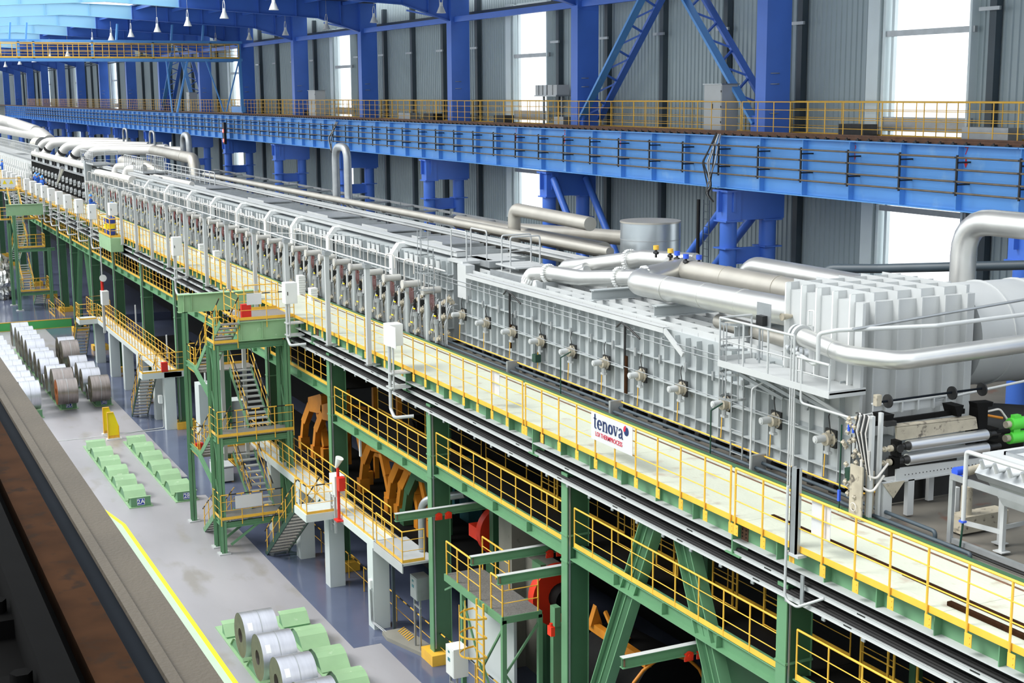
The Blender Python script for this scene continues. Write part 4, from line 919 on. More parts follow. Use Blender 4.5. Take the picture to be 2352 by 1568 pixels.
rb=MB().box(-.03,.03,20.95,23.2,13.0,13.16).mesh('roof_rib','galv'); inst('roof_rib',rb,t,[(-48.5-1.1*i,0,0) for i in range(69)])
wp=MB().box(-.18,.18,0,.02,-.2,.2).mesh('cover_plate','lgrey'); inst('cover_plate',wp,t,[(-47.7-.535*i,20.17,12.68) for i in range(144) if i%4])
MB().tube([(-124,FY-.12,12.6),(-47.3,FY-.12,12.6)],.03,6).build('handrail','white',t)
sp=MB().cyl((0,0,11.9),(0,0,12.6),.016,5).mesh('rail_post','lgrey'); inst('rail_post',sp,t,[(-48-2.03*i,FY-.12,0) for i in range(38)])
for k,(xa,z) in enumerate(((-52,13.2),(-58,13.2),(-66,13.2),(-77,13.2),(-90,13.2),(-104,13.2))):
    q=thing('roof_bay_cover','grey raised cover plate on the heating furnace roof, %s'%ordn(k),'cover',(xa,22,z),'covers on the heating furnace roof')
    MB().box(xa-1.6,xa+1.6,21.3,22.9,z,z+.05).build('lid','galv',q); MB().box(xa-1.6,xa+1.6,21.28,21.3,z-.1,z+.12).build('rim','lgrey',q)
for k,x in enumerate((-52.5,-60.5,-66,-70.6,-76.3,-82,-88,-94.5,-101)):
    q=thing('cable_arch','white arched cable channel over the furnace edge, %s'%ordn(k),'cable duct',(x,20.1,11.9),'cable arches along the furnace')
    y=FY-.22
    MB().prism([(y,11.9),(y,12.72),(y+.32,13.14),(y+1.3,13.14),(y+1.3,12.97),(y+.42,12.97),(y+.2,12.66),(y+.2,11.9)],0,x-.34,x+.02).build('duct_cover','white',q)
    MB().prism([(y,12.1),(y,12.75),(y+.35,13.12),(y+.42,12.4)],0,x+.02,x+.04).build('side_plate','dark',q) if 0 else None
def burner():
    x=-47.9;b=thing('burner_unit','burner set with grey riser, pale drum and red hoses, %s'%ordn(0),'burner',(x,19.6,9.95),'burner sets along the heating furnace')
    MB().cyl((x,19.62,9.95),(x,19.62,11.72),.105,12).build('riser_pipe','grey',b)
    MB().cyl((x+.02,19.45,11.85),(x+.02,20.1,11.85),.13,14).cyl((x+.02,19.38,11.85),(x+.02,19.45,11.85),.17,14).build('burner_drum','whitepipe',b)
    MB().box(x-.42,x-.25,19.6,19.85,11.55,11.95).build('igniter_box','black',b)
    MB().tube(bend([(x-.55,19.7,11.6),(x-.55,19.7,12.75),(x-.15,19.95,12.75),(x-.15,19.95,12.2)],.2),.026,6).build('loop_hose','hose',b)
    MB().cyl((x-.25,19.6,9.95),(x-.25,19.6,11.3),.045,8).cyl((x+.42,19.75,9.95),(x+.42,19.75,11.5),.03,6).build('side_pipe','galv',b)
    mb=MB(); rr=random.Random(3)
    for k in range(20):
        xx=x+rr.uniform(.22,1.75); zz=10.1+.085*k+rr.uniform(-.05,.05); yy=19.6+rr.uniform(-.05,.3)
        mb.cyl((xx-.13,yy,zz),(xx+.13,yy,zz),.05,8); mb.cyl((xx,yy-.09,zz),(xx,yy+.06,zz),.075,8); mb.cyl((xx,yy,zz),(xx,yy,zz+.13),.03,6)
    mb.build('valve','dirty',b)
    mb=MB()
    for k in range(11):
        xx=x+.25+.14*k; p=[(xx,19.62,10.0),(xx+rr.uniform(-.1,.1),19.6,10.6+rr.uniform(0,.4)),(xx+rr.uniform(-.2,.2),19.8,11.2+rr.uniform(0,.4)),(xx,20.1,11.5)]
        mb.tube(bend(p,.08,3),.022,6)
    mb.build('bent_pipe','galv',b)
    mb=MB()
    for k in range(4):
        xx=x+.25+.12*k; mb.tube(bend([(xx,19.6,11.75),(xx+.12,19.55,11.4),(xx+.02,19.65,11.1),(xx+.2,19.8,10.8)],.1,3),.012,5)
    mb.build('red_hose','dullred',b)
    MB().cyl((x+1.0,19.55,10.05),(x+1.0,19.55,10.75),.09,12).cyl((x+1.0,19.55,10.75),(x+1.0,19.55,10.9),.13,12).build('filter_vessel','galv',b)
    MB().box(x+.55,x+.75,19.48,19.51,10.45,10.49).box(x+.8,x+.98,19.5,19.53,11.0,11.04).build('lever','byellow',b)
    MB().cyl((x+.7,19.62,10.95),(x+.7,19.62,11.35),.06,8).cyl((x+.6,19.58,11.15),(x+.8,19.58,11.15),.07,8).build('actuator','dark',b); MB().box(x+1.15,x+1.35,19.6,19.75,11.15,11.4).build('junction_box','dark',b); MB().cyl((x+1.3,19.55,10.9),(x+1.3,19.55,11.6),.05,8).cyl((x+1.55,19.7,10.0),(x+1.55,19.7,11.9),.02,6).cyl((x+1.7,19.65,10.0),(x+1.7,19.65,12.3),.014,5).build('thin_pipe','lgrey',b)
    return b
b0=burner()
for i in range(1,38): dup(b0,(-47.9-2.03*i,19.6,9.95),'burner set with grey riser, pale drum and red hoses, %s'%ordn(i))
# white posts with top pipe in front of the walkway
t=thing('pipe_gantry','row of slender white posts carrying a thin pipe above the walkway','gantry',(-46.7,16.8,9.6))
MB().tube([(-99,16.8,13.2),(-44.3,16.8,13.2)],.032,8).build('top_pipe','lgrey',t)
for x in (-46.7,-51.2,-56.5,-61.4,-66.2,-70.5,-74.9,-79.4,-83.8,-88.4,-93.2,-98.2):
    MB().box(x-.08,x+.08,16.74,16.9,9.5,13.1).build('post','lgrey',t)
    MB().box(x-.16,x+.16,16.7,16.95,12.98,13.13).box(x-.14,x+.14,16.7,17.2,9.48,9.53).build('head_clamp','galv',t)
MB().tube([(-60.5,16.8,12.62+.45),(-56.4,20.1,13.1)],.02,6).tube([(-99,16.8,12.9),(-90,20,13.15)],.02,6).build('tie_pipe','lgrey',t)
# control cabinets on U frames
def cabinet(x,lab,z0=10.45,z1=11.45,w=.62,u=True,door=False,d=.5,zb=8.35):
    t=thing('control_cabinet',lab,'cabinet',(x,16.6,z0),'control cabinets outside the walkway')
    MB().box(x-w/2,x+w/2,16.35,16.35+d,z0,z1).build('housing','white',t)
    dr=MB().box(x+w/2,x+w/2+.01,16.37,16.33+d,z0+.03,z1-.03).build('door','white',t); MB().box(x+w/2+.01,x+w/2+.03,16.42,16.45,(z0+z1)/2-.07,(z0+z1)/2+.07).build('door_handle','dark',dr)
    if door: MB().box(x+w/2,x+w/2+.62,16.34,16.36,z0+.02,z1).build('open_door','white',t)
    if u:
        for dx in (-w/2+.05,w/2-.05): MB().cyl((x+dx,16.5,9.2),(x+dx,16.5,z0),.035,6).build('stand_leg','lgrey',t)
        MB().tube(bend([(x,16.45,z0),(x,16.45,zb+.25),(x+.35,16.45,zb),(x+.6,17.05,zb+.05)],.12,3),.06,8).build('cable_conduit','lgrey',t)
        [MB().box(x-w/2,x+w/2,16.4,17.1,zz,zz+.05).build('cross_arm','lgrey',t) for zz in (9.75,9.25)]
    return t
cabinet(-43.65,'white control cabinet with open door on the walkway handrail, nearest one',10.72,11.45,.52,door=True,zb=8.3)
cabinet(-55.45,'white control cabinet beside the near stair tower bridge',10.6,11.46,.5,zb=8.9)
cabinet(-76.2,'tall white control cabinet between the slender white posts',10.5,11.5,.5,zb=8.4)
CX=[-103.1,-108.9,-114.4,-118.7,-123.2,-127.2,-130.9,-134.6,-139,-145,-149,-153,-157]
for i,x in enumerate(CX): cabinet(x,'white control cabinet in the far row along the walkway, %s'%ordn(i),10.42,11.46,1.0 if i else .7,zb=8.35)
# aluminium post + conduit near
t=thing('aluminium_post','bright aluminium channel post at the walkway rail near the right','post',(-22.1,16.95,9.8))
MB().box(-22.22,-22.02,16.9,16.95,9.8,11.6).box(-22.22,-22.2,16.9,17.02,9.8,11.6).box(-22.04,-22.02,16.9,17.02,9.8,11.6).build('channel','galv',t)
MB().box(-22.3,-21.9,16.88,17.1,9.76,9.82).build('foot_bracket','lgrey',t)
pipe('curved_conduit',[(-22.25,16.85,11.2),(-22.25,16.85,8.8),(-21.9,16.9,8.75),(-21.3,17.1,9.1)],.03,'lgrey','white conduit bending under the cable tray','pipe',rad=.2,seg=8)
tag(MB().box(-21.95,-21.85,17.0,17.03,8.78,9.4).build('tray_hanger','galv',None,(-21.9,17,8.8)),'short galvanised hanger at the cable tray','bracket')
# round drum unit in the far cage
t=thing('drum_cage','green bracket box of the caged platform in front of the walkway','platform',(-96,16.4,8.9))
MB().box(-98.4,-94.0,16.2,17.0,8.95,9.85).build('box_beam','green2',t)
railing('','','',[(-98.3,16.98,9.9),(-98.3,16.22,9.9),(-94.1,16.22,9.9),(-94.1,16.98,9.9)],parent=t,h=1.2,step=1.6,toe=.14,r=.035)
t=thing('drum','blue barrel with a yellow band inside the yellow cage','drum',(-96.3,16.6,9.9))
MB().cyl((-96.3,16.6,9.9),(-96.3,16.6,10.3),.36,16).cyl((-96.3,16.6,10.65),(-96.3,16.6,11.0),.36,16).build('barrel','bsign',t); MB().cyl((-96.3,16.6,10.3),(-96.3,16.6,10.65),.365,16).build('band','byellow',t)
t=cabinet(-94.9,'white cabinet with a small emblem above the blue barrel',11.3,12.1,.7,u=False)
# ================================================================== RAPID COOLING SECTION (far left)
t=thing('cooling_section','far grey furnace section with two rows of round fans','furnace',(-126,20.2,9.95))
MB().box(-164.5,-125.3,20.36,23.6,9.95,12.1).build('shell','grey',t); MB().box(-164.5,-125.3,20.5,23.4,12.1,12.55).build('upper_shell','tealfloor' if 0 else 'grey',t)
MB().box(-164.5,-125.3,20.1,20.5,12.08,12.14).build('edge_beam','galv',t)
vr3=MB().box(-.02,.02,20.15,20.37,9.95,12.08).mesh('vertical_rib','dark'); inst('vertical_rib',vr3,t,[(-125.6-1.05*i,0,0) for i in range(37)])
bk=MB().box(-.14,.14,20.3,20.5,12.2,12.75).mesh('bracket','black'); inst('bracket',bk,t,[(-128-2.6*i-(.9 if i%2 else 0),0,0) for i in range(15)])
fanm=MB().tube([(.26*math.cos(a),0,.26*math.sin(a)) for a in [math.pi*2*k/14 for k in range(15)]],.035,5,False).cyl((0,-.06,0),(0,.1,0),.11,10).mesh('fan','galv')
for r_,z in enumerate((11.3,10.5)):
    for k in range(16):
        xx=-128-2.35*k
        q=bpy.data.objects.new('cooling_fan',fanm); COL.objects.link(q); q.location=(xx,20.05,z); tag(q,'round fan, %s row of the cooling section, %s'%(['upper','lower'][r_],ordn(k)),'fan','fans of the cooling section')
        q=bpy.data.objects.new('cooling_fan',fanm); COL.objects.link(q); q.location=(xx-.75,20.05,z-.06); tag(q,'second fan of a pair, %s row of cooling section, %s'%(['upper','lower'][r_],ordn(k)),'fan','fans of the cooling section')
pipe('header_duct',[(-163.5,20.5,12.88),(-125.5,20.5,12.95)],.33,'whitepipe','long white header duct along the cooling section',seg=18,bands=[((-158,20.5,12.9),(1,0,0)),((-143,20.5,12.92),(1,0,0)),((-136,20.5,12.93),(1,0,0))])
for k,(x,xe) in enumerate(((-160.9,-128),(-155.4,-122),(-145.6,-122),(-137.8,-119),(-130.5,-116))):
    z=14.3
    pipe('branch_duct',[(x,20.5,13.0),(x+.3,21.3,z-.1),(x+1.4,22.9,z),(x+7.5,27.9,z-.05)],.42,'whitepipe','white duct branching from the header over the cooling section, %s'%ordn(4-k),rad=1.2,seg=18,bands=[((x+.5,20.8,13.55),(.6,.35,.72))],band_m='dark')
pipe('end_duct',[(-118,24.2,14.6),(-104,24.2,14.45),(-103.2,24.2,12.6)],.42,'alud','large dusty duct with a down elbow behind the white branch ducts',rad=.9,bands=[((-107,24.2,14.48),(1,0,0))])
pipe('end_duct',[(-122,22.4,13.6),(-112,22.4,13.6),(-110,23.2,13.0)],.45,'alud','dusty duct elbow in front of the large down elbow',rad=1.2)
pipe('end_duct',[(-112,21.0,12.9),(-98.5,21.0,13.0),(-97.3,21.0,12.7)],.22,'whitepipe','long thin white duct on the furnace roof',rad=.4)
pipe('end_duct',[(-112,21.7,13.1),(-94,21.7,13.2)],.18,'whitepipe','second thin white duct on the furnace roof',rad=.4)
for k,x in enumerate((-114.8,-110.5)): pipe('header_elbow',[(x,20.4,12.9),(x,20.6,13.5),(x+1.5,21.6,13.6)],.3,'whitepipe','white elbow duct rising from the small header, %s'%ordn(1-k),rad=.4,seg=14)
pipe('header_duct',[(-121.5,20.2,12.75),(-106.5,20.2,12.88)],.3,'whitepipe','short white header duct with dark supports',seg=16,bands=[((-115.5,20.2,12.8),(1,0,0)),((-111,20.2,12.84),(1,0,0))])
t=thing('service_pillar','grey service pillar with ladder and railings between two furnace sections','column',(-125,20,9.95))
MB().box(-125.4,-124.7,19.7,20.3,9.95,13.6).build('post','grey',t)
railing('','','',[(-127,19.8,13.4),(-121,19.8,13.4),(-121,21.8,13.4)],parent=t,m='lgrey',h=1.1,step=.8,r=.03,toe=.1); MB().box(-127,-121,19.8,21.8,13.35,13.4).build('deck','galv',t)
t=thing('roof_railing','pale grey railing cage on the furnace roof beside the white ducts','handrail',(-114,21,13.4)); railing('','','',[(-113,20.9,13.4),(-106,20.9,13.4),(-106,22.6,13.4),(-113,22.6,13.4)],parent=t,m='lgrey',h=1.1,step=.7,r=.03,toe=.1); MB().box(-113,-106,20.9,22.6,13.35,13.4).build('deck','galv',t)
t=thing('roof_railing','low pale railing on the roof plates behind the thin ducts','handrail',(-100,22,13.2)); railing('','','',[(-106,22.5,13.2),(-91,22.5,13.2)],parent=t,m='lgrey',h=.9,step=1.4,r=.03,toe=0)
# farthest section
t=thing('far_furnace','farthest grey furnace section with long roof railing','furnace',(-165,20.2,9.95))
MB().box(-300,-164.8,20.4,23.6,9.95,12.1).build('shell','lgrey',t); railing('','','',[(-230,20.3,12.7),(-158,20.3,12.7)],parent=t,m='lgrey',h=1.15,step=.6,r=.03,toe=.1)
MB().box(-230,-165,20.3,20.5,12.05,12.12).build('edge_beam','galv',t)
for k in range(24):
    x=-166-2.1*k
    q=tag(MB().box(x-.3,x+.3,19.95,20.3,11.0,11.65).build('white_box','white',None,(x,20.1,11)),'small white junction box in the upper far row, %s'%ordn(k),'box','junction boxes on the far furnace')
    q=tag(MB().box(x-.35,x+.35,19.7,20.1,9.96,10.65).build('white_box','white',None,(x,19.9,9.96)),'small white junction box in the lower far row, %s'%ordn(k),'box','junction boxes on the far furnace')
pipe('far_duct',[(-220,23,14.6),(-176,23,14.6),(-169,23,13.9)],.8,'whitepipe','thick far duct at the left edge',rad=2)
pipe('far_duct',[(-230,22.2,16.2),(-200,22.6,15.6),(-180,23,14.9)],.7,'whitepipe','sloping far duct at the left edge',rad=2)
tag(MB().cyl((-168,21.5,13.6),(-166.5,21.9,13.6),.95,24).build('blind_flange','alud',None,(-168,21.5,13.6)),'round closed duct end facing right at the far left','duct')
tag(MB().cyl((-186,20.9,13.1),(-180,20.9,13.1),.42,18).build('short_duct','whitepipe',None,(-183,20.9,13.1)),'short round duct stub at the far left','duct')
# ================================================================== CAMERA SIDE CRANE RAIL (out of focus foreground)
t=thing('near_crane_girder','shaded brown crane girder edge running below the viewer','girder',(-5,.6,17.4))
MB().box(-420,18,.76,.87,17.34,17.4).build('flange_top','browntop',t)
MB().bar((-420,.745,17.405),(18,.745,17.405),.035,.02).build('weld_bead','lgrey' if 0 else 'browntop',t)
MB().box(-420,18,.66,.74,17.34,17.385).build('shadow_gap_strip','blueblack',t)  # dark strip standing for the shadow gap
MB().box(-420,18,.05,.66,17.30,17.36).build('inner_flange','near',t)
MB().box(-420,18,-.2,.05,16.2,17.3).build('web_plate','near',t)
t=thing('near_crane_rail','rusty crane rail in the dark foreground','rail',(-5,.6,17.4))
MB().box(-420,18,.54,.66,17.36,17.43).build('rail_foot','rustd',t); MB().box(-420,18,.40,.48,17.36,17.50).build('rail_head','near',t)
nm=MB().box(-.09,.09,.30,.42,17.36,17.42).cyl((0,.36,17.42),(0,.36,17.46),.03,6).mesh('clamp','near')
inst('clamp',nm,t,[(-2.6-.62*i,0,0) for i in range(20)])
bb=MB().cyl((0,.2,17.36),(0,.2,17.39),.025,6).mesh('bolt','navy'); inst('bolt',bb,t,[(-3.0-.33*i,0,0) for i in range(14)])
# ================================================================== SADDLE ROWS AND COILS
def saddle_row(x_near,y0,n,lab,sign=None,w=.95,near_block=True):
    x_far=x_near-.3-2.1*n; t=thing('coil_saddle_row',lab,'coil saddle',(x_near,y0,0))
    MB().box(x_far-.4,x_near,y0-.08,y0+w+.08,0,.04).build('base_plate','green2',t)
    def blk(xc,half=None):
        # trapezoid block with curved top, valley between blocks
        if half=='near': p=[(xc-.62,.08),(xc-.28,.42),(xc+.0,.47),(xc+.0,.04),(xc-.62,.04)]
        elif half=='far': p=[(xc-.0,.04),(xc-.0,.47),(xc+.28,.42),(xc+.66,.08),(xc+.66,.04)]
        else: p=[(xc-.86,.05),(xc-.45,.40),(xc-.2,.5),(xc+.2,.5),(xc+.48,.40),(xc+.9,.05)]
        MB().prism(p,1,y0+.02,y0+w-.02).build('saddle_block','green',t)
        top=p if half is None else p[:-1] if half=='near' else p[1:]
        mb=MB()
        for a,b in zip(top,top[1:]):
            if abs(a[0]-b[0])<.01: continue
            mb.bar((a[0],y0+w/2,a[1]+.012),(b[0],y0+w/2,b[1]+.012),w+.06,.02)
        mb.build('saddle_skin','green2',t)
    blk(x_near-.08,'near')
    for k in range(1,n): blk(x_near-.0-2.1*k)
    blk(x_near-2.1*n,'far')
    if sign:
        MB().box(x_near-.08,x_near-.07,y0+.3,y0+.66,.1,.42).build('number_plate','bsign',t)
        np_=[c for c in t.children if c.name.startswith('number_plate')][0]
        MB().box(x_near-.07,x_near-.066,y0+.3,y0+.66,.1,.115).box(x_near-.07,x_near-.066,y0+.3,y0+.66,.405,.42).box(x_near-.07,x_near-.066,y0+.3,y0+.315,.1,.42).box(x_near-.07,x_near-.066,y0+.645,y0+.66,.1,.42).build('plate_border','wprint',np_)
        text(sign,'number','wprint',np_,(x_near-.062,y0+.48,.26),.3,(0,1,0),(0,0,1),.002,bold=.006)
    return t
saddle_row(-64.95,11.45,6,'empty pale green coil saddle row marked 2A','2A')
saddle_row(-64.95,13.62,6,'empty pale green coil saddle row marked 2B behind the thin green post','2B')
saddle_row(-88.25,11.7,11,'green coil saddle row marked 3D under the middle row of coils','3D')
saddle_row(-88.25,13.8,7,'green coil saddle row marked 3E under the right row of coils','3E')
saddle_row(-86.6,9.45,11,'green coil saddle row under the left row of coils')
saddle_row(-33.0,11.35,7,'green coil saddle row under the nearest coils')
saddle_row(-33.0,13.45,7,'empty green coil saddle row right of the nearest coils')
def coil(x,y0,w,d,lab,m='coil',end='coilend',strap=True,labelp=False,zc=None,group='steel coils on the floor saddles',straps=None):
    r=d/2; zc=zc or r+.42
    if r<.6: zc=r+.3
    t=thing('steel_coil',lab,'steel coil',(x,y0,zc-r),group)
    n=48; hr=.24
    mb=MB(); vs=[];fs=[]
    for yy in (y0,y0+w):
        for k in range(n): a=2*math.pi*k/n; vs.append((x+r*math.cos(a),yy,zc+r*math.sin(a)))
    for k in range(n): fs.append((k,(k+1)%n,n+(k+1)%n,n+k))
    mb.add(vs,fs,True); mb.build('outer_wrap',m,t)
    for yy in (y0+.004,y0+w-.004):
        vs=[]
        for rr in (r*.995,hr):
            for k in range(n): a=2*math.pi*k/n; vs.append((x+rr*math.cos(a),yy,zc+rr*math.sin(a)))
        MB().add(vs,[(k,n+k,n+(k+1)%n,(k+1)%n) for k in range(n)]).build('end_face',end,t)
    mb=MB(); vs=[];fs=[]
    for yy in (y0,y0+w):
        for k in range(n): a=2*math.pi*k/n; vs.append((x+hr*math.cos(a),yy,zc+hr*math.sin(a)))
    for k in range(n): fs.append((k,n+k,n+(k+1)%n,(k+1)%n))
    mb.add(vs,fs,True); mb.build('core_bore','coild' if end!='rustend' else 'rustend',t)
    if strap:
        for sy in (straps or (.52,)):
            mb=MB(); vs=[];fs=[]; yc=y0+w*sy
            for yy in (yc-.015,yc+.015):
                for k in range(n): a=2*math.pi*k/n; vs.append((x+(r+.006)*math.cos(a),yy,zc+(r+.006)*math.sin(a)))
            for k in range(n): fs.append((k,(k+1)%n,n+(k+1)%n,n+k))
            mb.add(vs,fs,True); mb.build('strap','galv',t)
    if labelp:
        a0=math.radians(28); mb=MB(); vs=[]
        for j in range(4):
            a=a0+.12*j
            for yy in (y0+.12,y0+.28): vs.append((x+(r+.008)*math.cos(a),yy,zc+(r+.008)*math.sin(a)))
        mb.add(vs,[(2*j,2*j+1,2*j+3,2*j+2) for j in range(3)]); mb.build('paper_label','wprint',t)
    return t
for i,(x,lab) in enumerate(((-44.1,'nearest coil row, farthest bare steel coil with a paper label'),(-42.0,'nearest coil row, second steel coil with a paper label'),(-39.9,'nearest coil row, third steel coil with a large bore'),(-37.8,'nearest coil row, coil cut off by the bottom edge'),(-35.7,'coil beyond the bottom edge of the near row'))):
    if i==4: continue
    coil(x,11.1,1.12,1.5,lab,labelp=True,zc=1.27)
Dd=[(-88.0,1.58,'coild','rustend','steel coil with a rusty orange end face at the 3D plate'),(-89.7,1.95,'coild','coilend','large brownish coil right behind the rusty ended coil'),(-92.4,1.7,'coil','coilend','third coil of the middle row from the 3D plate'),(-93.9,1.0,'coil','coilend','small coil low in the middle row'),(-95.6,1.6,'coil','coilend','coil with a white label in the middle row'),(-97.6,1.75,'coil','coilend','sixth coil of the middle row from the 3D plate'),(-99.9,1.6,'coil','coilend','seventh coil of the middle row from the 3D plate'),(-102.2,1.85,'coil','coilend','eighth coil of the middle row, creamy and wide'),(-104.3,1.85,'coil','coilend','ninth coil of the middle row from the 3D plate'),(-106.1,1.9,'coil','coilend','tenth coil of the middle row from the 3D plate'),(-108,1.9,'coil','coilend','eleventh coil of the middle row from the 3D plate'),(-110.8,1.8,'coil','coilend','farthest coil of the middle row by the green floor face')]
for x,d,m,e,lab in Dd: coil(x,11.42,1.2,d,lab,m,e,straps=(.5,) )
Ee=[(-87.95,1.62,'coild','coilend','dark steel coil at the 3E plate'),(-89.3,.95,'coil','coilend','small coil squeezed behind the 3E coil'),(-91.3,1.5,'coil','coilend','coil with a label second in the right row'),(-93.1,1.6,'coil','coilend','third large coil of the right row'),(-94.9,1.15,'coil','coilend','small coil in the middle of the right row'),(-96.3,1.5,'coil','coilend','fourth large coil of the right row'),(-99.7,2.0,'coild','coilend','big dark reflective coil of the right row'),(-101.3,2.0,'coil','coilend','farthest big coil of the right row')]
for x,d,m,e,lab in Ee: coil(x,13.42,1.12,d,lab,m,e,straps=(.5,))
for i in range(10): coil(-87.4-2.1*i,9.2,1.15,1.62 if i else 1.75,'pale steel coil in the left row behind the dark girder, %s'%ordn(i,'from the near end'),'coil','coilend',straps=(.5,))
# yellow stops
def stop(x,y,lab):
    t=thing('steel_stop',lab,'barrier',(x,y,0))
    MB().box(x-.1,x+.25,y-.1,y+.75,0,.05).build('foot_plate','white',t)
    MB().prism([(y,.2),(y+.62,.2),(y+.62,.75),(y+.36,1.55),(y,1.55)],0,x+.0,x+.03).build('front_plate','byellow',t)
    MB().prism([(y,.05),(y+.62,.05),(y+.62,.2),(y,.2)],0,x-.01,x+.0).box(x-.05,x+.15,y,y+.02,.05,1.5).box(x-.05,x+.15,y+.6,y+.62,.05,.75).box(x-.02,x+.12,y+.3,y+.32,.05,.2).box(x-.0,x+.14,y,y+.36,1.53,1.56).build('rib','yellow',t); return t
stop(-79.3,12.92,'nearer bright yellow steel stop with a sloped side on the floor'); stop(-80.7,12.92,'farther bright yellow steel stop with a sloped side on the floor')
# ================================================================== LOWER LEVEL DETAILS
def monorail(x,z,y0,y1,lab,trol):
    t=thing('monorail_beam',lab,'beam',(x,y0,z-.26))
    MB().ibeam((x,y0,z),(x,y1,z),.26,.16,.02,.014).build('beam_profile','green',t)
    MB().box(x-.08,x+.08,y0-.005,y0+.0,z-.26,z).build('end_plate','lgrey',t) if 0 else None
    MB().box(x-.085,x+.085,y0+.0,y1-.6,z,z+.006).build('pale_top','lgrey',t)
    MB().box(x-.06,x+.06,y0+.05,y0+.07,z-.22,z-.04).build('end_stop','rust',t)
    for k in range(2):
        y=trol+.34*k
        tr=MB().cyl((x+.05,y,z-.26),(x+.1,y,z-.26),.11,12).cyl((x+.1,y,z-.26),(x+.12,y,z-.26),.05,8).box(x+.04,x+.07,y-.12,y+.12,z-.4,z-.2).build('trolley','redd',None,(x,y,z-.3)); tag(tr,['front','rear'][k]+' red hoist trolley on '+lab.replace('light green monorail','the'),'hoist trolley','hoist trolleys')
monorail(-40.95,5.72,15.5,19,'light green monorail beam over the end platform',17.0)
monorail(-35.0,6.08,15.5,19,'light green monorail beam above the caged ladder, far one',18.0)
monorail(-33.2,6.08,15.5,19,'light green monorail beam above the caged ladder, near one',18.2)
monorail(-26.5,6.22,15.5,19,'light green monorail beam between the near diagonal braces',17.3)
def arm(x,y,col,lab):
    t=thing('coil_gripper',lab,'machine arm',(x,y,2.4))
    MB().box(x+.9,x+1.1,y+.9,y+1.1,2.4,7.3).build('hanging_post',col,t)
    MB().prism([(x-1.0,4.45),(x-.9,4.85),(x+.9,5.35),(x+1.1,5.3),(x+1.15,4.5),(x+.4,4.35),(x-.7,4.2)],1,y+.35,y+.75).build('head_plate',col,t)
    a=V(x-.85,y+.5,4.5)
    MB().bar(a,(x-1.45,y+.35,3.55),.3,.34).bar((x-1.45,y+.35,3.55),(x-1.75,y+.35,2.7),.3,.3).build('arm_leg',col,t)
    MB().bar((x-.1,y+.6,4.5),(x+.55,y+.6,3.4),.28,.32).bar((x+.55,y+.6,3.4),(x+.85,y+.6,2.8),.28,.26).build('arm_leg',col,t)
    for fx,fy in ((x-1.75,y+.35),(x+.9,y+.6)):
        MB().box(fx-.22,fx+.2,fy-.22,fy+.22,2.15,2.75).build('foot_block',col,t)
    return t
for x,y,c,lab in ((-62.3,19.3,'orange','yellow coil arm left of the pair behind the stair tower'),(-60.4,19.3,'orange','yellow coil arm right of the pair behind the stair tower'),(-57.6,19.6,'orange','yellow coil arm half hidden behind the green column'),(-53.9,19.3,'orange','yellow coil arm standing alone with widely open legs'),(-50.6,19.3,'orange','yellow coil arm first of the tight trio'),(-49.5,19.3,'orange','yellow coil arm second of the tight trio'),(-48.7,19.25,'dgreen','green coil arm nearest of the tight trio')): arm(x,y,c,lab)
for i,(x0,x1,z) in enumerate(((-52.8,-50.2,4.9),(-61,-58.5,5.0),(-56.4,-53.4,3.6))):
    tag(MB().bar((x0,20.3,z),(x1,20.9,z+.1),.1,.14).build('tie_bar','orange',None,(x0,20.3,z)),'yellow tie bar between the coil arms, %s'%ordn(i,'from the near end'),'bar')
tag(MB().box(-100,-42,18.9,21.8,1.6,2.15).build('coil_car_track','grime_shade',None,(-60,20,1.6)),'dark machine bed below the coil arms','machine')
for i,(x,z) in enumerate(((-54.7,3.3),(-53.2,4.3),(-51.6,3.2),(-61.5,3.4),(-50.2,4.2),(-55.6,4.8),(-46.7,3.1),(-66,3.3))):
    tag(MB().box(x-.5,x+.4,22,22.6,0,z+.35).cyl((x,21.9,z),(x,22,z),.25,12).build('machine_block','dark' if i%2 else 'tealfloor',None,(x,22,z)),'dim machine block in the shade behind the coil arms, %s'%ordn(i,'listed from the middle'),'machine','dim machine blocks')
# grey vertical pipe with elbow at column
pipe('vent_pipe',[(-43.6,17.5,3.4),(-43.6,17.5,5.2),(-42.4,18.6,5.6)],.14,'galv','blue grey pipe elbow left of the green column','pipe',rad=.5,seg=14)
# reels (red discs) and pillars
def reel(x,y,z,r,lab,w=.35):
    t=thing('reel',lab,'reel',(x,y,z-r)); MB().cyl((x,y,z),(x+w,y,z),r,36).build('disc','redd',t); MB().cyl((x+w,y,z),(x+w+.5,y,z),r*.45,20).build('hub','grime_shade',t)
    MB().box(x-.6,x-.1,y-.3,y+.5,0,z+r*.3).build('stand','dgreen',t)
reel(-43.2,20.3,3.9,.95,'red disc half hidden behind the green machine frame')
reel(-37.8,19.7,3.4,1.0,'red reel disc left of the second green column')
reel(-34.2,19.6,1.7,1.35,'orange red reel disc at the bottom between green braces')
t=thing('decoiler_machine','green machine frame with cut outs left of the concrete pillar','machine',(-42.4,20,0))
MB().box(-42.6,-42.3,19.6,20.4,0,5.2).box(-42.7,-42.2,20.4,20.6,3.9,4.4).box(-42.7,-42.2,19.5,20.8,5.0,5.2).build('frame_plate','dgreen',t); MB().box(-41.7,-41.5,19.6,20.0,0,5.4).build('side_plate','dgreen',t)
tag(MB().box(-41.2,-40.2,19.3,20.5,0,5.9).build('concrete_pillar','rcon',None,(-40.7,19.9,0)),'raw concrete pillar behind the caged ladder','pillar')
tag(MB().box(-40.2,-37.4,19.8,20.5,0,3.9).build('concrete_wall_block','rcon',None,(-39,20,0)),'raw dark concrete wall block right of the pillar','wall block')
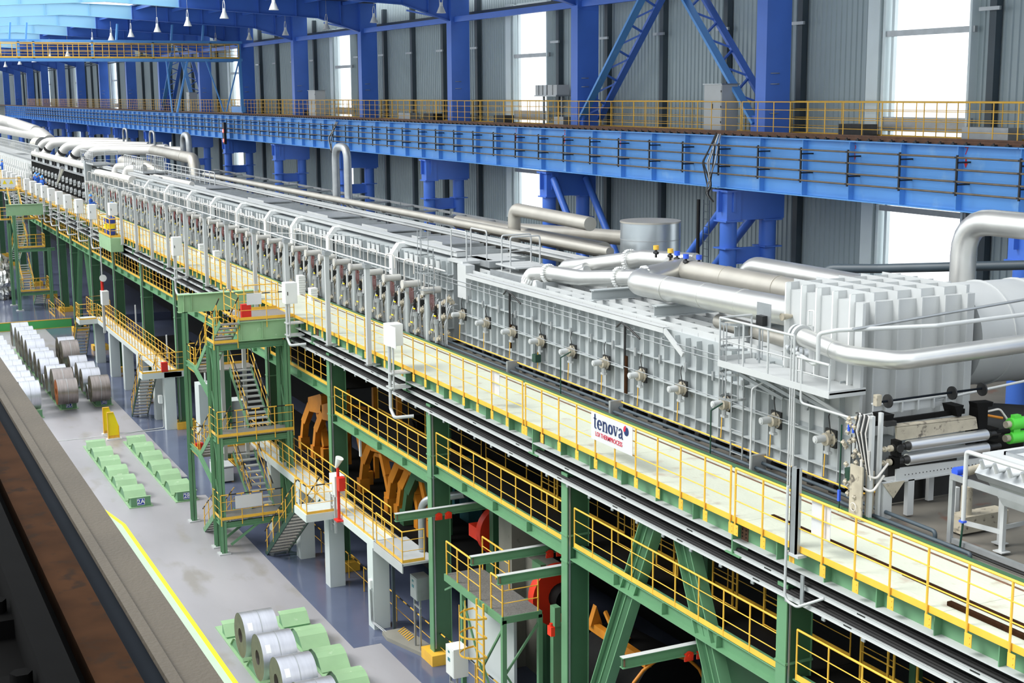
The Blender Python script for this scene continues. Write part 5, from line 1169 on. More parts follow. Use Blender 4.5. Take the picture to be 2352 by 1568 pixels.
t=thing('decoiler_machine','green machine bracket in front of the left red reel','machine',(-38.6,19.4,3)); MB().box(-38.9,-38.3,19.4,19.6,2.9,4.2).box(-38.9,-38.2,19.1,19.6,2.8,2.95).build('bracket_plate','green',t)
tag(MB().box(-44.6,-43.0,19.7,20.4,3.35,3.8).build('red_cover','redd',None,(-44,20,3.4)),'flat red machine cover behind the small platform','cover')
t=thing('coil_car','dark round coil car with yellow top frame between the near braces','machine',(-32.3,19.6,0))
MB().cyl((-34.3,19.6,2.4),(-31.4,19.9,2.4),1.25,32).build('drum','grime_shade',t); MB().box(-34.6,-31.2,19.0,19.2,3.5,3.75).prism([(18.9,3.7),(19.1,4.3),(19.3,3.7)],0,-34.3,-34.1).prism([(18.9,3.7),(19.1,4.4),(19.5,3.7)],0,-33.0,-32.8).bar((-33,19.1,3.8),(-33.6,19.1,4.3),.08,.12).build('top_frame','orange',t)
MB().tube([(-31.2,19.7+1.3*math.cos(a),2.4+1.3*math.sin(a)) for a in [math.pi*2*k/20 for k in range(21)]],.05,6,False).build('ring','orange',t)
t=thing('decoiler_machine','light green machine plate right of the second column','machine',(-35.6,18.7,0)); MB().box(-35.5,-35.3,18.3,18.9,0,3.4).box(-35.5,-35.2,18.3,18.5,3.4,4.0).build('side_plate','green',t)
tag(MB().box(-28.9,-26.2,19.4,19.6,0,5.5).build('dark_green_panel','dgreen',None,(-27,19.5,0)),'dark green machine panel behind the near monorail beam','panel')
tag(MB().cyl((-23.4,18.2,0),(-23.4,18.2,6.3),.06,8).build('vertical_conduit','galv',None,(-23.4,18.2,0)),'vertical galvanised conduit left of the nearest green column','pipe')
t=thing('call_point','red call point box on the second green column','alarm',(-33.1,17.05,4.2)); MB().box(-33.15,-32.92,17.0,17.12,4.15,4.42).build('housing','redd',t); MB().cyl((-33.04,17.06,4.42),(-33.04,17.06,4.5),.05,8).build('beacon','redd',t)
# small green platform with caged ladder
t=thing('small_platform','small green platform beyond the first column with yellow rails','platform',(-37,16.9,2.6))
Zp=3.72
MB().box(-40.2,-35.85,16.9,18.2,Zp-.05,Zp).build('deck','grate',t); MB().box(-40.2,-35.83,16.86,16.92,Zp-.22,Zp+.01).box(-35.87,-35.83,16.9,18.2,Zp-.2,Zp+.01).build('edge_beam','green',t)
for x,y in ((-35.9,16.95),(-35.9,18.15),(-38.9,16.95)): MB().box(x-.07,x+.07,y-.07,y+.07,0,Zp-.1).build('leg','green',t)
for (a,b) in (((-35.9,16.95,3.4),(-37.4,16.95,1.6)),((-37.4,16.95,1.6),(-35.9,16.95,.1)),((-38.9,16.95,3.3),(-37.4,16.95,1.3)),((-35.9,18.15,3.4),(-35.9,17.0,1.9)),((-35.9,17.0,1.9),(-35.9,18.1,.1)),((-40.9,17.2,2.9),(-39.6,16.95,3.5))): MB().bar(a,b,.06,.06).build('lattice_bar','green',t)
MB().bar((-35.9,16.95,1.0),(-35.9,18.15,1.0),.06,.08).build('lattice_bar','green',t)
railing('','','',[(-40.1,16.92,Zp),(-37.5,16.92,Zp)],parent=t,h=1.12,step=.85,r=.028,toe=0)
railing('','','',[(-36.7,16.92,Zp),(-35.9,16.92,Zp),(-35.9,18.1,Zp)],parent=t,h=1.12,step=.8,r=.028,toe=0)
railing('','','',[(-40.0,18.15,Zp),(-38.0,18.15,Zp)],parent=t,h=1.12,step=.85,r=.028,toe=0)
ladder('cage_ladder','bright yellow caged ladder up to the small green platform',-37.15,16.75,0,Zp+.1,.5,cage=(2.2,3.75),m='yellow',r=.035,cw=1.35)
def elcab(x,y,z0,z1,w,d,lab,m,legs=True,pane=True):
    t=thing('electric_cabinet',lab,'cabinet',(x,y,0)); MB().box(x-w/2,x+w/2,y,y+d,z0,z1).build('housing',m,t); MB().box(x-w/2+.04,x+w/2-.04,y-.012,y,z0+.04,z1-.04).build('door',m,t)
    if pane: MB().box(x-.12,x+.05,y-.02,y-.01,z0+(z1-z0)*.5,z0+(z1-z0)*.62).box(x-.1,x+.02,y-.02,y-.01,z1-.2,z1-.13).build('display','tealfloor',t)
    if legs:
        for dx in (-w/2+.06,w/2-.06): MB().box(x+dx-.03,x+dx+.03,y+.1,y+.16,0,z0).build('leg','galv',t)
        MB().bar((x-w/2,y+.13,z0-.3),(x+w/2,y+.13,z0-.3),.05,.05).build('leg_brace','galv',t)
elcab(-38.5,16.3,1.0,1.95,.62,.5,'white electric cabinet on legs beside the yellow caged ladder','white')
elcab(-43.0,16.9,1.95,2.75,.62,.5,'grey electric cabinet hanging left of the first green column','galv')
tag(MB().box(-41.6,-38,18.3,18.4,0,2.9).build('pale_wall_panel','wcon',None,(-40,18.3,0)),'pale wall panel behind the first green column','panel')
elcab(-80.6,16.1,1.5,1.95,.35,.2,'small white box on the big white column of the far walkway','white',legs=False,pane=False)
tag(MB().tube(bend([(-80.5,16.3,1.5),(-80.5,16.3,.05),(-80.2,14,.03)],.1),.03,6).build('floor_conduit','lgrey',None,(-80,16.3,0)),'pale conduit running from the big white column across the floor','pipe')
elcab(-45.75,16.28,1.55,1.85,.22,.1,'small white switch box on the nearest white column','white',legs=False,pane=False)
tag(MB().tube(bend([(-45.7,16.3,1.5),(-45.65,16.3,.3),(-44.9,16.6,.05)],.15),.03,6).tube(bend([(-45.6,16.3,1.5),(-45.55,16.3,.35),(-44.8,16.65,.08)],.15),.02,6).build('conduit','galv',None,(-45.7,16.3,0)),'pair of conduits falling along the nearest white column','pipe')
t=thing('concrete_kerb','low concrete plinth with yellow hatching in the dark aisle','kerb',(-43.5,16.6,0)); MB().prism([(-45.0,16.45),(-44.4,16.4),(-42.4,17.0),(-42.4,17.6),(-45,17.3)],2,0,.14).build('plinth','rcon',t)
for k in range(7): MB().bar((-45.0+.16*k,17.3,.15),(-44.7+.16*k,16.95,.15),.05,.01).build('hatch_stripe','yellow',t)
tag(MB().box(-45.15,-45.05,16.9,17.0,0,3.3).build('dark_post','wpost',None,(-45.1,16.9,0)),'dark slim post right of the nearest white column','post')
# white cabinet, ladder and red alarm post on concrete walkway
t=thing('control_cabinet','white cabinet on a slim ladder frame beside the red alarm post','cabinet',(-49.2,16.25,3.4))
MB().box(-49.75,-49.1,16.2,16.6,4.05,4.85).build('housing','white',t)
for x in (-49.7,-49.25): MB().box(x-.04,x+.04,16.2,16.28,2.6,4.1).build('frame_leg','lgrey',t)
for z in (2.9,3.25,3.6,3.95): MB().box(-49.7,-49.25,16.22,16.26,z,z+.04).build('frame_rung','lgrey',t)
t=thing('alarm_post','red alarm post with white horn and red box','alarm',(-48.85,16.25,3.2))
MB().cyl((-48.85,16.25,3.25),(-48.85,16.25,5.25),.06,10).box(-49.05,-48.65,16.1,16.4,3.2,3.26).build('post','red',t); MB().box(-48.75,-48.45,16.15,16.4,4.45,4.95).build('alarm_box','red',t)
MB().cyl((-48.9,16.2,5.25),(-48.75,16.3,5.65),.05,14,.16).build('horn','white',t)
t=thing('alarm_post','far small white cabinet with red lamp and white horn','alarm',(-99,16.25,3.3))
MB().box(-98.9,-98.1,16.15,16.6,4.9,5.85).build('cabinet','white',t); MB().box(-98.8,-98.55,16.2,16.35,2.9,4.9).build('post','lgrey',t); MB().cyl((-98.8,16.3,5.85),(-98.8,16.3,6.5),.1,10).build('lamp','red',t); MB().cyl((-98.9,16.3,6.6),(-98.3,16.3,6.75),.08,12,.25).build('horn','white',t); MB().cyl((-98.95,16.35,6.5),(-98.95,16.35,11),.05,6).build('conduit','lgrey',t)
for k,x in enumerate((-68.2,)):
    t=thing('desk','white steel desk with shelves on the blue floor behind the stair tower','desk',(x,16.8,0)); MB().box(x-.9,x+.9,16.2,17.0,.78,.84).build('table_top','lgrey',t); MB().box(x-.9,x+.9,16.2,16.95,.08,.74).build('drawer_unit','white',t)
for k,(x,z) in enumerate(((-86.3,3.0),(-76.6,2.8),(-95.9,3.6),(-51.0,5.0))):
    tag(MB().box(x-.06,x+.06,17.88,17.95,z,z+1.5).build('tube_light','white',None,(x,17.9,z)),'slim vertical white tube fitting on the side of a green column, %s'%ordn([1,0+1,2,0][k] if 0 else k,'in the row'),'lamp','tube fittings on the columns')
t=thing('wrapped_pile','heap of crumpled silver wrapped goods on the far raised floor','goods',(-139,12.5,.7))
bm_=bmesh.new(); bmesh.ops.create_icosphere(bm_,subdivisions=4,radius=1)
for v in bm_.verts:
    n_=math.sin(v.co.x*7+v.co.y*3)*math.cos(v.co.z*9+v.co.x*4); v.co*=1+.16*n_+.08*math.sin(v.co.y*17)
me=bpy.data.meshes.new('wrap'); bm_.to_mesh(me); bm_.free(); me.materials.append(M['alu'])
for k,(dx,dy,s) in enumerate(((0,0,2.0),(2.6,.8,1.5),(-2,.6,2.2))):
    q=bpy.data.objects.new('wrapped_bundle',me); COL.objects.link(q); q.parent=t; q.location=(dx,dy,s*.75); q.scale=(s,s*.8,s)
# ================================================================== ROLLER STAND (right)
RX=-22.8
t=thing('roller_stand','pale steel stand with hole pattern carrying two bright rollers','machine frame',(RX,20,9.95))
MB().prism([(20.1,10.74),(22.5,10.70),(22.5,10.98),(20.1,11.03)],0,RX-.02,RX+.02).box(RX-.3,RX+.06,20.0,22.5,10.72,10.76).build('front_beam','lgrey',t)
hb=MB()
for k in range(22): hb.cyl((RX+.02,20.35+.1*k,10.86-.001*k),(RX+.028,20.35+.1*k,10.86),.012,6)
hb.build('bolt_row','dark',t)['kind']='stuff'
for y,w_ in ((19.86,.24),(20.5,.17)): MB().box(RX-.06,RX+.06,y-w_/2,y+w_/2,9.95,10.75).build('leg','lgrey',t)
MB().prism([(19.7,10.75),(20.3,10.75),(20.0,10.4)],0,RX+.06,RX+.08).build('gusset','dirty',t)
MB().box(RX-.9,RX-.82,20.6,22.6,9.95,11.0).build('rear_leg_wall','dark',t); MB().box(RX-.7,RX-.6,21.6,21.75,9.95,10.7).build('leg','lgrey',t)
def roller(z,y0,y1,lab):
    t=thing('roller',lab,'roller',(RX,y0,z))
    MB().cyl((RX,y0,z),(RX,y1,z),.125,40).build('roller_shell','steel',t)
    MB().cyl((RX,y0-.12,z),(RX,y0,z),.075,20,.1).cyl((RX,y0-.3,z),(RX,y0-.12,z),.06,16).cyl((RX,y0-.42,z),(RX,y0-.3,z),.085,16).build('journal','dark',t)
    MB().cyl((RX,y1,z),(RX,y1+.12,z),.1,20,.075).cyl((RX,y1+.12,z),(RX,y1+.4,z),.06,16).build('journal','dark',t)
    MB().cyl((RX,y0-.72,z),(RX,y0-.42,z),.035,12).cyl((RX,y0-.66,z),(RX,y0-.62,z),.06,12).cyl((RX,y0-.52,z),(RX,y0-.45,z),.07,12).build('rotary_union','dirty',t)
roller(11.49,20.42,22.62,'upper bright steel roller of the roller stand'); roller(11.19,20.4,22.66,'lower bright steel roller of the roller stand')
t=thing('roller_bearing','black bearing block at the left end of the rollers','bearing',(RX,20,11.1)); MB().box(RX-.1,RX+.12,20.02,20.14,11.32,11.66).box(RX-.1,RX+.1,19.98,20.12,11.05,11.3).build('block','grime_shade',t); MB().cyl((RX+.12,20.08,11.5),(RX+.16,20.08,11.5),.09,14).build('cap','dark',t)
t=thing('guide_hood','worn pale guide plates above the rollers','machine cover',(RX,21,11.6))
MB().prism([(20.15,11.62),(22.42,11.64),(22.36,11.88),(20.12,11.92)],0,RX-.1,RX-.04).bar((RX-.14,20.12,11.94),(RX-.14,22.35,11.90),.2,.02).build('apron_plate','dirty',t); MB().prism([(19.74,11.94),(22.25,11.95),(22.25,12.06),(19.74,12.05)],0,RX-.35,RX-.28).build('black_beam','grime_shade',t)
MB().prism([(20.0,12.08),(22.2,12.08),(22.2,12.32),(20.0,12.3)],0,RX-.7,RX-.68).box(RX-.75,RX-.6,20,22.2,12.3,12.33).build('rear_wall','lgrey',t)
for y in (20.3,20.75,21.2,21.65,22.0): MB().box(RX-.68,RX-.6,y-.02,y+.02,12.08,12.3).build('rear_rib','lgrey',t)
for y in (19.95,21.9): MB().prism([(y-.12,12.2),(y+.14,12.2),(y+.08,11.95),(y-.02,11.95)],0,RX-.5,RX-.1).build('shaft_bracket','grime_shade',t)
MB().box(RX-.12,RX+.02,19.78,20.06,11.98,12.08).build('side_box','dark',t)
t=thing('sprocket_shaft','long dark shaft with three round sprocket discs above the rollers','shaft',(RX,21,12.45))
MB().cyl((RX-.3,19.8,12.45),(RX-.3,22.75,12.47),.025,10).build('shaft','blueblack',t)
for y in (20.05,21.85,22.72): MB().cyl((RX-.3,y,12.45),(RX-.3,y+.04,12.45),.15,24).build('sprocket','dark',t)
MB().box(RX-.36,RX-.24,19.72,19.85,12.38,12.62).build('shaft_motor','dirty',t)
t=thing('roller_drive','black drive frame at the right end of the rollers','machine',(RX,22.6,11.3))
MB().prism([(22.36,12.22),(22.85,12.2),(22.82,12.1),(22.7,12.1),(22.72,11.3),(22.5,11.3),(22.4,12.1)],0,RX-.3,RX-.05).build('frame_plate','grime_shade',t); MB().box(RX-.3,RX,22.66,23.0,11.36,11.6).box(RX-.3,RX,22.66,23.0,11.08,11.26).cyl((RX,22.9,11.5),(RX,23.3,11.5),.06,12).build('gearbox','grime_shade',t)
for z,lab in ((11.62,'upper bright green motor right of the rollers'),(11.3,'lower bright green motor right of the rollers')):
    t=thing('drive_motor',lab,'motor',(RX,23.5,z)); MB().cyl((RX-.1,23.3,z),(RX-.1,23.42,z),.08,14).build('shaft_end','dirty',t); MB().cyl((RX-.1,23.42,z),(RX-.1,23.85,z),.14,20).box(RX-.16,RX-.04,23.5,23.7,z+.1,z+.2).build('motor_body','grnmotor',t)
tag(MB().cyl((RX-.5,22.8,11.85),(RX-.3,23.4,11.72),.03,8).build('yellow_bar','orange',None,(RX,23,11.8)),'thin orange bar beside the upper green motor','bar')
tag(MB().tube(bend([(RX-.2,22.8,11.95),(RX-.2,23.2,11.98),(RX-.2,23.45,11.7)],.2),.025,6).build('grey_hose','hose',None,(RX,23,11.9)),'grey hose arching to the upper green motor','hose')
t=thing('valve_rack','pale post rack with hoses, valves and blue gauges left of the rollers','valve rack',(-23,19.5,9.95))
MB().box(-22.86,-22.76,19.38,19.46,9.95,12.25).box(-22.86,-22.76,19.62,19.68,9.95,12.3).build('rack_post','lgrey',t)
MB().box(-23.2,-22.8,19.2,19.24,9.98,11.15).box(-22.95,-22.9,19.42,19.62,9.95,11.0).build('back_plate','dirty',t)
rr=random.Random(11)
mb=MB()
for k in range(34):
    x=-23.3+rr.uniform(-.2,.4); y=19.25+rr.uniform(-.08,.2); z=10.3+.056*k+rr.uniform(-.05,.05)
    mb.cyl((x-.05,y,z),(x+.05,y,z),.035,8); mb.cyl((x,y,z-.06),(x,y,z+.06),.025,8)
mb.build('valve','dirty',t)['kind']='stuff'
for k in range(6):
    x=-23.2+.07*k; MB().tube(bend([(x,19.3,12.25),(x+.15,19.25,12.3),(x+.1,19.2,11.9),(x+.2,19.3,11.4-.1*k)],.08,3),.014,6).build('hose','hose' if k%2 else 'dark',t)
MB().tube(bend([(-22.9,19.25,11.3),(-22.9,19.25,10.7),(-22.7,19.4,10.6),(-22.7,19.7,10.95)],.15),.03,8).build('loop_hose','hose',t); MB().tube(bend([(-22.8,19.35,11.5),(-22.8,19.35,10.95),(-22.7,19.5,10.9),(-22.7,19.8,11.2)],.12),.028,8).build('loop_hose','hose',t)
for x in (-23.35,-23.2): MB().cyl((x,19.25,11.82),(x,19.25,12.0),.03,10).build('gauge_cup','bluevalve',t)
MB().tube([(-23.0+.09*math.cos(a),19.15,10.25+.09*math.sin(a)) for a in [math.pi*2*k/14 for k in range(15)]],.01,5,False).build('coiled_tube','hose',t)
MB().cyl((-23.65,19.3,9.95),(-23.65,19.3,11.9),.02,6).build('green_pipe','vgreen',t)
MB().box(-23.66,-23.6,19.25,19.3,10.2,10.45).build('blue_handle','bluevalve',t)
# machine right of the rollers with tubular rail
t=thing('washing_tank','grey sheet metal tank with funnel and pipe stubs at the right edge','tank',(-19,21,10.9))
MB().prism([(20.34,11.82),(22.4,11.78),(22.4,11.2),(20.2,11.35),(20.1,11.5)],0,-20.5,-17).build('tank_body','galv',t); MB().box(-20.52,-17,20.3,22.4,11.82,11.88).build('tank_lid','lgrey',t)
mb=MB(); mb.box(-20.2,-17,20.55,20.6,11.88,11.95).box(-20.2,-20.15,20.55,22.2,11.88,11.95).box(-20.2,-17,22.15,22.2,11.88,11.95).box(-19.2,-19.15,20.6,22.2,11.88,11.93).build('lid_frame','galv',t)
for k in range(6): MB().cyl((-20.2+.36*k,20.3,11.7),(-20.25+.36*k,20.02,11.66),.035,10).build('pipe_stub','lgrey',t); MB().tube([(-20.2+.36*k,20.04,11.66),(-20.2+.36*k,19.95,11.85)],.04,8).build('stub_elbow','lgrey',t)
MB().prism([(-20.4,11.38),(-18.6,11.38),(-18.9,10.95),(-19.9,10.95)],1,20.3,21.2).build('funnel','galv',t)
MB().box(-19.6,-19.25,20.27,20.3,11.42,11.7).build('access_hatch','lgrey',t)
for x,y in ((-20.0,20.43),(-20.42,20.8),(-18.8,20.43),(-20.1,21.9)): MB().box(x-.045,x+.045,y-.045,y+.045,9.95,11.35).build('leg','lgrey',t); MB().box(x-.12,x+.12,y-.12,y+.12,9.95,9.97).build('foot_plate','lgrey',t)
MB().bar((-20.9,20.2,10.35),(-20.0,20.43,10.35),.05,.09).bar((-20.0,20.43,10.45),(-20.1,21.9,10.45),.05,.08).build('foot_beam','lgrey',t)
t=thing('tubular_guard','bent grey tubular guard rail with channel beam at the right edge','guard rail',(-20.3,20,9.95))
MB().tube(bend([(-20.5,19.86,10.5),(-20.5,19.86,11.96),(-17.0,19.86,11.96)],.08),.045,10).build('guard_tube','lgrey',t)
MB().bar((-20.55,19.9,11.33),(-17.2,19.9,11.33),.05,.14).build('channel','galv',t); MB().box(-20.98,-20.88,19.9,19.98,9.95,11.33).build('post','galv',t); MB().box(-20.95,-20.45,19.88,19.93,11.28,11.4).build('bracket_arm','galv',t)
MB().cyl((-20.55,19.86,9.95),(-20.5,19.86,10.5),.022,6).build('green_pipe','vgreen',t); MB().box(-20.56,-20.44,19.8,19.9,10.5,10.54).build('valve_handle','bluevalve',t)
t=thing('pump_unit','small pump with blue valve below the guard rail','pump',(-21.2,20.6,10)); MB().cyl((-21.0,20.3,11.35),(-21.0,21.0,11.42),.09,14).build('pipe','dirty',t); MB().cyl((-20.95,20.0,11.42),(-20.95,20.25,11.42),.09,12).box(-21.0,-20.8,19.98,20.1,11.3,11.36).build('blue_valve','bluevalve',t); MB().box(-21.6,-21.2,20.5,21.8,9.95,10.3).cyl((-21.4,20.8,10.3),(-21.4,20.8,10.9),.12,12).build('pump_body','dirty',t)
tag(MB().box(-21.98,-21.88,20.96,21.06,9.95,10.72).build('short_post','lgrey',None,(-21.9,21,9.95)),'short pale post with chain behind the guard rail','post')
t=thing('floor_channel','dark steel channel with cable along the deck edge at the right','channel',(-18,20,9.95)); MB().bar((-20.9,19.98,10.0),(-15,19.98,10.0),.1,.1).build('channel','galv',t); MB().tube([(-20.9,19.75,9.98),(-15,19.75,9.98)],.025,6).build('cable','cable',t)
# ================================================================== CRANE LEVEL OBJECTS
def tallcab(x,w,lab,d=.75,s=1.0):
    t=thing('tall_cabinet',lab,'cabinet',(x,31.8,17.42)); MB().box(x-w/2,x+w/2,31.85,31.85+d,17.5,19.3).build('housing','lgrey',t); MB().box(x-w/2-.05,x+w/2+.05,31.8,31.9+d,19.3,19.34).build('roof_plate','galv',t)
    MB().box(x-w/2+.04,x+w/2-.04,31.835,31.85,17.55,19.25).build('door','lgrey',t); MB().box(x,x+.03,31.82,31.84,18.35,18.55).build('door_handle','black',t)
    for z in (17.8,18.4,19.0): MB().box(x+w/2-.05,x+w/2-.02,31.82,31.84,z,z+.08).build('hinge','black',t)
tallcab(-47.6,1.25,'tall beige cabinet on the crane walkway behind the right lattice brace'); tallcab(-99.2,1.6,'tall white cabinet on the crane walkway beside the narrow window'); tallcab(-138,1.2,'far narrow white cabinet on the crane walkway')
t=thing('drive_boxes','row of five small grey drive boxes on a shelf at the second window','electric boxes',(-63.3,33.2,18.8))
for k,(x,w) in enumerate(((-65.2,.32),(-64.75,.34),(-64.3,.34),(-63.75,.5),(-63.2,.4))): MB().box(x-w/2,x+w/2,32.9,33.6,18.92,19.42).build('drive_box','lgrey' if k!=2 else 'galv',t)
MB().box(-65.3,-62.9,32.8,33.7,18.85,18.92).build('shelf','galv',t)
for x in (-65.1,-63.1): MB().box(x-.04,x+.04,33.2,33.3,17.42,18.9).build('shelf_leg','galv',t)
for k,(x,w) in enumerate(((-75.5,1.2),(-70,1.3),(-63,1),(-40.5,1.4),(-34,2),(-80,1.5),(-84,2),(-104,1.5))):
    tag(MB().box(x-w/2,x+w/2,33.0,33.6,17.43,17.85).cyl((x-w/2-.02,33.3,17.65),(x-w/2,33.3,17.65),.18,12).build('floor_box','dark' if k%2 else 'galv',None,(x,33.3,17.43)),'low box on the crane walkway floor behind the rails, %s'%ordn(k,'in turn'),'box','low boxes on the crane walkway')
# hanging lamps
def lamp(x,y,z,lab):
    t=thing('pendant_lamp',lab,'lamp',(x,y,z),'bell shaped hall lamps')
    MB().cyl((x,y,z),(x,y,z+.36),.25,18,.10,caps=False).cyl((x,y,z+.36),(x,y,z+.55),.10,12,.08).build('reflector','white',t)
    MB().tube([(x-.16,y,z+.35),(x-.22,y,z+.7),(x-.1,y,z+.95),(x+.1,y,z+.95),(x+.22,y,z+.7),(x+.16,y,z+.35)],.02,5).build('bracket','white',t); MB().cyl((x,y,z+.95),(x,y,25.1 if y>25 else (25.4 if y>20.45 else 24.62)),.012,5).build('cable','galv',t)
LR1=[(-78.8,20.4),(-88,20.5),(-96.8,20.5),(-105.3,20.4),(-112,20.2),(-121,20.3),(-70.2,20.7)]
LR2=[(-70.0,29.7),(-80.7,29.9),(-89.6,29.9),(-99.4,30.1),(-108.6,30.0),(-119,30)]
for i,(x,y) in enumerate(sorted(LR1,reverse=True)): lamp(x,y,23.2,'white bell shaped lamp of the front row under the rafters, %s'%ordn(i))
for i,(x,y) in enumerate(LR2): lamp(x,y,23.2,'bell shaped lamp of the row near the window wall, %s'%ordn(i))
k=0
for x in (-135,-146,-158,-170,-184):
    for y in (12,20.4): lamp(x,y,22.6,'far bell shaped lamp beyond the bridge crane, %s'%ordn(k,'counted away')); k+=1
# bridge crane
t=thing('bridge_crane','blue bridge crane with yellow railings spanning the far hall','crane',(-115.5,16,17.6))
MB().box(-115.8,-115.2,1,31.2,21.75,21.95).build('lower_girder','blue2',t); MB().box(-115.8,-115.2,1,31.2,23.15,23.35).build('upper_girder','blue2',t)
for y in (30.9,28.6,24.0,19.3,14.9,13.8,8): MB().box(-115.35,-115.2,y-.09,y+.09,21.9,23.2).build('girder_post','blue2',t)
MB().box(-118.6,-118.1,1,31.2,21.75,21.95).build('rear_girder','blue2',t)
MB().bar((-115.3,30.95,23.2),(-115.3,31.05,17.7),.22,.22).bar((-115.3,30.9,21.8),(-115.3,29.7,17.7),.1,.1).bar((-115.3,28.2,21.8),(-115.3,29.5,17.7),.1,.1).bar((-115.3,26.7,21.8),(-115.3,25.7,17.7),.12,.14).bar((-115.3,25.0,21.8),(-115.3,25.3,17.7),.1,.1).build('end_leg','blue2',t)
railing('','','',[(-115.15,1,21.95),(-115.15,30.9,21.95)],parent=t,h=1.15,step=1.15,r=.03,toe=.12,mids=(.25,.5,.75)); railing('','','',[(-118,1,21.95),(-118,30.9,21.95)],parent=t,h=1.15,step=1.15,r=.03,toe=0,mids=(.5,))
for k,y in enumerate((13.2,14.4,21.2,25.5,28)): MB().bar((-115.5,y,23.3),(-115.5,y+.15,24.6),.12,.3).build('top_hanger','blue2',t)
MB().box(-118.6,-115.2,31.0,31.3,17.6,18.1).build('end_carriage','blue2',t)
# cable bundles on girder
def bundle(x,lab,zt=17.0,zb=14.7):
    t=thing('cable_bundle',lab,'cable',(x,30.0,zb)); rr=random.Random(int(-x))
    for k in range(7):
        MB().tube(bend([(x+rr.uniform(-.25,.3),30.35,zt+.35),(x+rr.uniform(-.45,.45),29.9,zt-.7),(x+rr.uniform(-.15,.15),29.95,zt-1.6),(x-.25+rr.uniform(-.1,.1),30.0,zb+.3),(x-.05,30.2,zb)],.25,3),.03,6).build('cable','dark' if k%3 else 'galv',t)
    return t
bundle(-44.9,'tangled bundle of cables hanging over the girder near the second leg pair',17.1,14.9); bundle(-89.4,'small tangle of cables over the far girder',16.9,15.0)
t=ladder('wall_ladder','dark narrow cable ladder standing beside the second leg pair',-45.9,30.5,9.95,14.9,.4,m='wpost'); 
tag(MB().tube([(-46.3,30.4,9.95),(-46.3,30.4,14.9)],.07,8).build('black_cable','cable',None,(-46.3,30.4,9.95)),'thick black cable hanging left of the cable ladder','cable')
t=thing('signal_light','small crane signal light with two lit red lamps','signal',(-117,30,15.2)); MB().box(-117.6,-117.1,29.9,30.1,15.0,16.8).build('housing','black',t)
for z in (15.3,16.1): MB().cyl((-117.35,29.9,z),(-117.35,29.85,z),.14,12).build('red_lamp','redlamp',t)
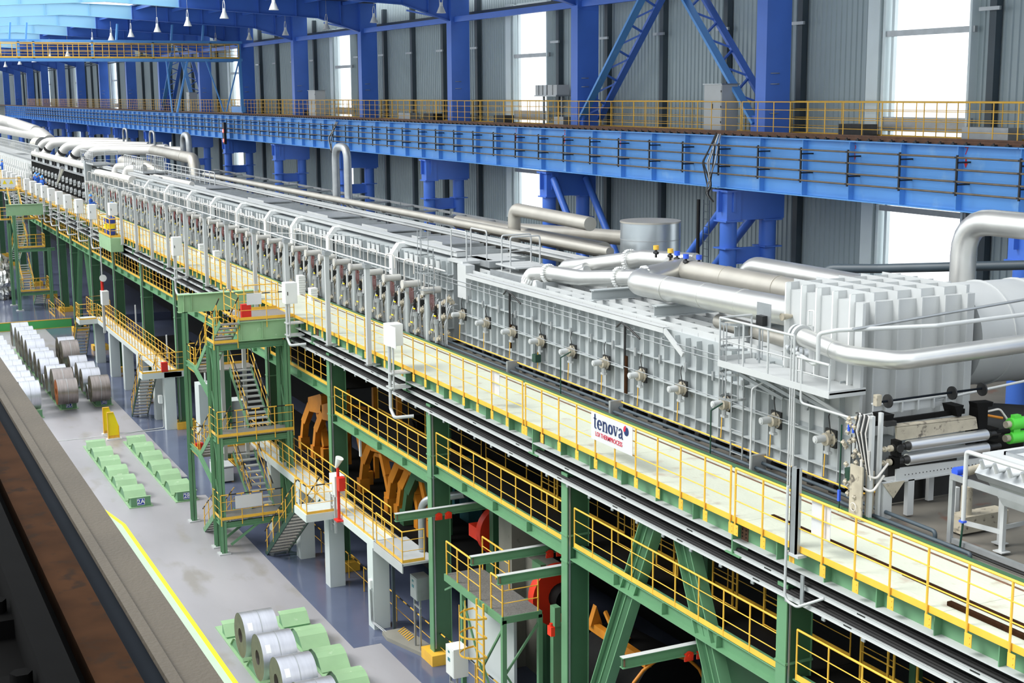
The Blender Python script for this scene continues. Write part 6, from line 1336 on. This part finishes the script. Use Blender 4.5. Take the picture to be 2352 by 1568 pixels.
# ================================================================== PEOPLE
def person(x,y,z,face,lab,arm='up'):
    """one continuous skinned body; helmet and head as children"""
    v=[(0,0,.95),(0,0,1.18),(0,0,1.40),(0,0,1.52),(0,0,1.60),(.10,0,.90),(.12,.02,.50),(.12,0,.06),(.12,-.12,.04),(-.10,0,.90),(-.12,.02,.50),(-.12,0,.06),(-.12,-.12,.04),(.20,0,1.40),(.27,-.06,1.14),(.22,-.30,1.12),(.20,-.38,1.13),(-.20,0,1.40),(-.28,-.08,1.15),(-.2,-.33,1.25 if arm=='up' else 1.0),(-.18,-.42,1.33 if arm=='up' else .96)]
    e=[(0,1),(1,2),(2,3),(3,4),(0,5),(5,6),(6,7),(7,8),(0,9),(9,10),(10,11),(11,12),(2,13),(13,14),(14,15),(15,16),(2,17),(17,18),(18,19),(19,20)]
    r=[.15,.15,.15,.065,.06,.10,.075,.055,.05,.10,.075,.055,.05,.075,.055,.045,.035,.075,.055,.045,.035]
    me=bpy.data.meshes.new('body'); me.from_pydata(v,e,[]); o=bpy.data.objects.new('tmp',me); COL.objects.link(o)
    sk=o.modifiers.new('s','SKIN'); 
    for i,s_ in enumerate(me.skin_vertices[0].data): s_.radius=(r[i],r[i]*.8)
    me.skin_vertices[0].data[0].use_root=True
    ss=o.modifiers.new('ss','SUBSURF'); ss.levels=1
    dg=bpy.context.evaluated_depsgraph_get(); m2=bpy.data.meshes.new_from_object(o.evaluated_get(dg)); bpy.data.objects.remove(o)
    m2.materials.clear(); m2.materials.append(M['cover']); m2.name='body'; m2.polygons.foreach_set('use_smooth',[True]*len(m2.polygons))
    t=thing('person',lab,'person',(x,y,z)); t.rotation_euler=(0,0,face)
    b=bpy.data.objects.new('overalls',m2); COL.objects.link(b); b.parent=t
    def part(nm,mb,m):
        q=bpy.data.objects.new(nm,mb.mesh(nm,m)); COL.objects.link(q); q.parent=t
    h=MB().tube([(0,-.01,1.52),(0,-.015,1.57),(0,-.02,1.64),(0,-.015,1.71),(0,0,1.77)],.09,12,True,[.05,.085,.098,.092,.04]).tube([(0,-.1,1.66),(0,-.125,1.63)],.015,6); part('head',h,'skin')
    part('helmet',MB().tube([(0,0,1.69),(0,0,1.70),(0,0,1.76),(0,0,1.82),(0,0,1.845)],.12,16,True,[.15,.128,.122,.085,.02]),'helmet')
    for sx,hz in ((.20,1.13),(-.18,1.33 if arm=='up' else .96)):
        hm=MB().tube([(sx,-.40,hz),(sx,-.48,hz)],.03,6,True,[.03,.035])
        for k in range(4): hm.tube([(sx-.027+.018*k,-.47,hz),(sx-.027+.018*k,-.53,hz-.01),(sx-.027+.018*k,-.55,hz-.04)],.008,5)
        hm.tube([(sx+.03,-.44,hz),(sx+.05,-.49,hz-.01)],.009,5); part('hand',hm,'skin')
    return t
person(-109.0,17.5,9.95,2.6,'worker in blue overalls and blue helmet reaching up at the burners')
person(-100.2,17.5,9.95,1.4,'worker in blue overalls half hidden behind the white cabinet above the barrel','down')
for k,(x,y) in enumerate(((-136.2,17.6),(-138.2,17.9),(-140.2,17.7),(-142.2,18.1),(-143.6,18.0))): person(x,y,9.95,[.5,2.2,-1.2,2.8,1.2][k],'worker in blue overalls and helmet in the far group, %s'%ordn(k),'down' if k%2 else 'up')
person(-176,18.4,9.95,.3,'farthest worker in blue standing alone at the left edge','down')
tag(MB().cyl((-133.8,18.6,11.2),(-132.6,19.0,12.7),.06,10,.22).build('silver_horn','alu',None,(-133,18.8,11)),'silver funnel shaped pipe beside the group of workers','pipe')
# rockwool bags on deck
for k,(x,y) in enumerate(((-81.5,19.2),(-77.6,19.1),(-62.3,19.2),(-60.2,19.1))):
    t=thing('sack_stack','stack of white sacks on the walkway deck, %s'%ordn(k,'from the far end'),'sacks',(x,y,9.95),'sack stacks')
    for j in range(5 if k!=2 else 8): MB().box(x-.22+.02*(j%2),x+.22,y-.16,y+.16-.02*(j%2),9.95+.11*j,10.05+.11*j).build('sack','white',t)
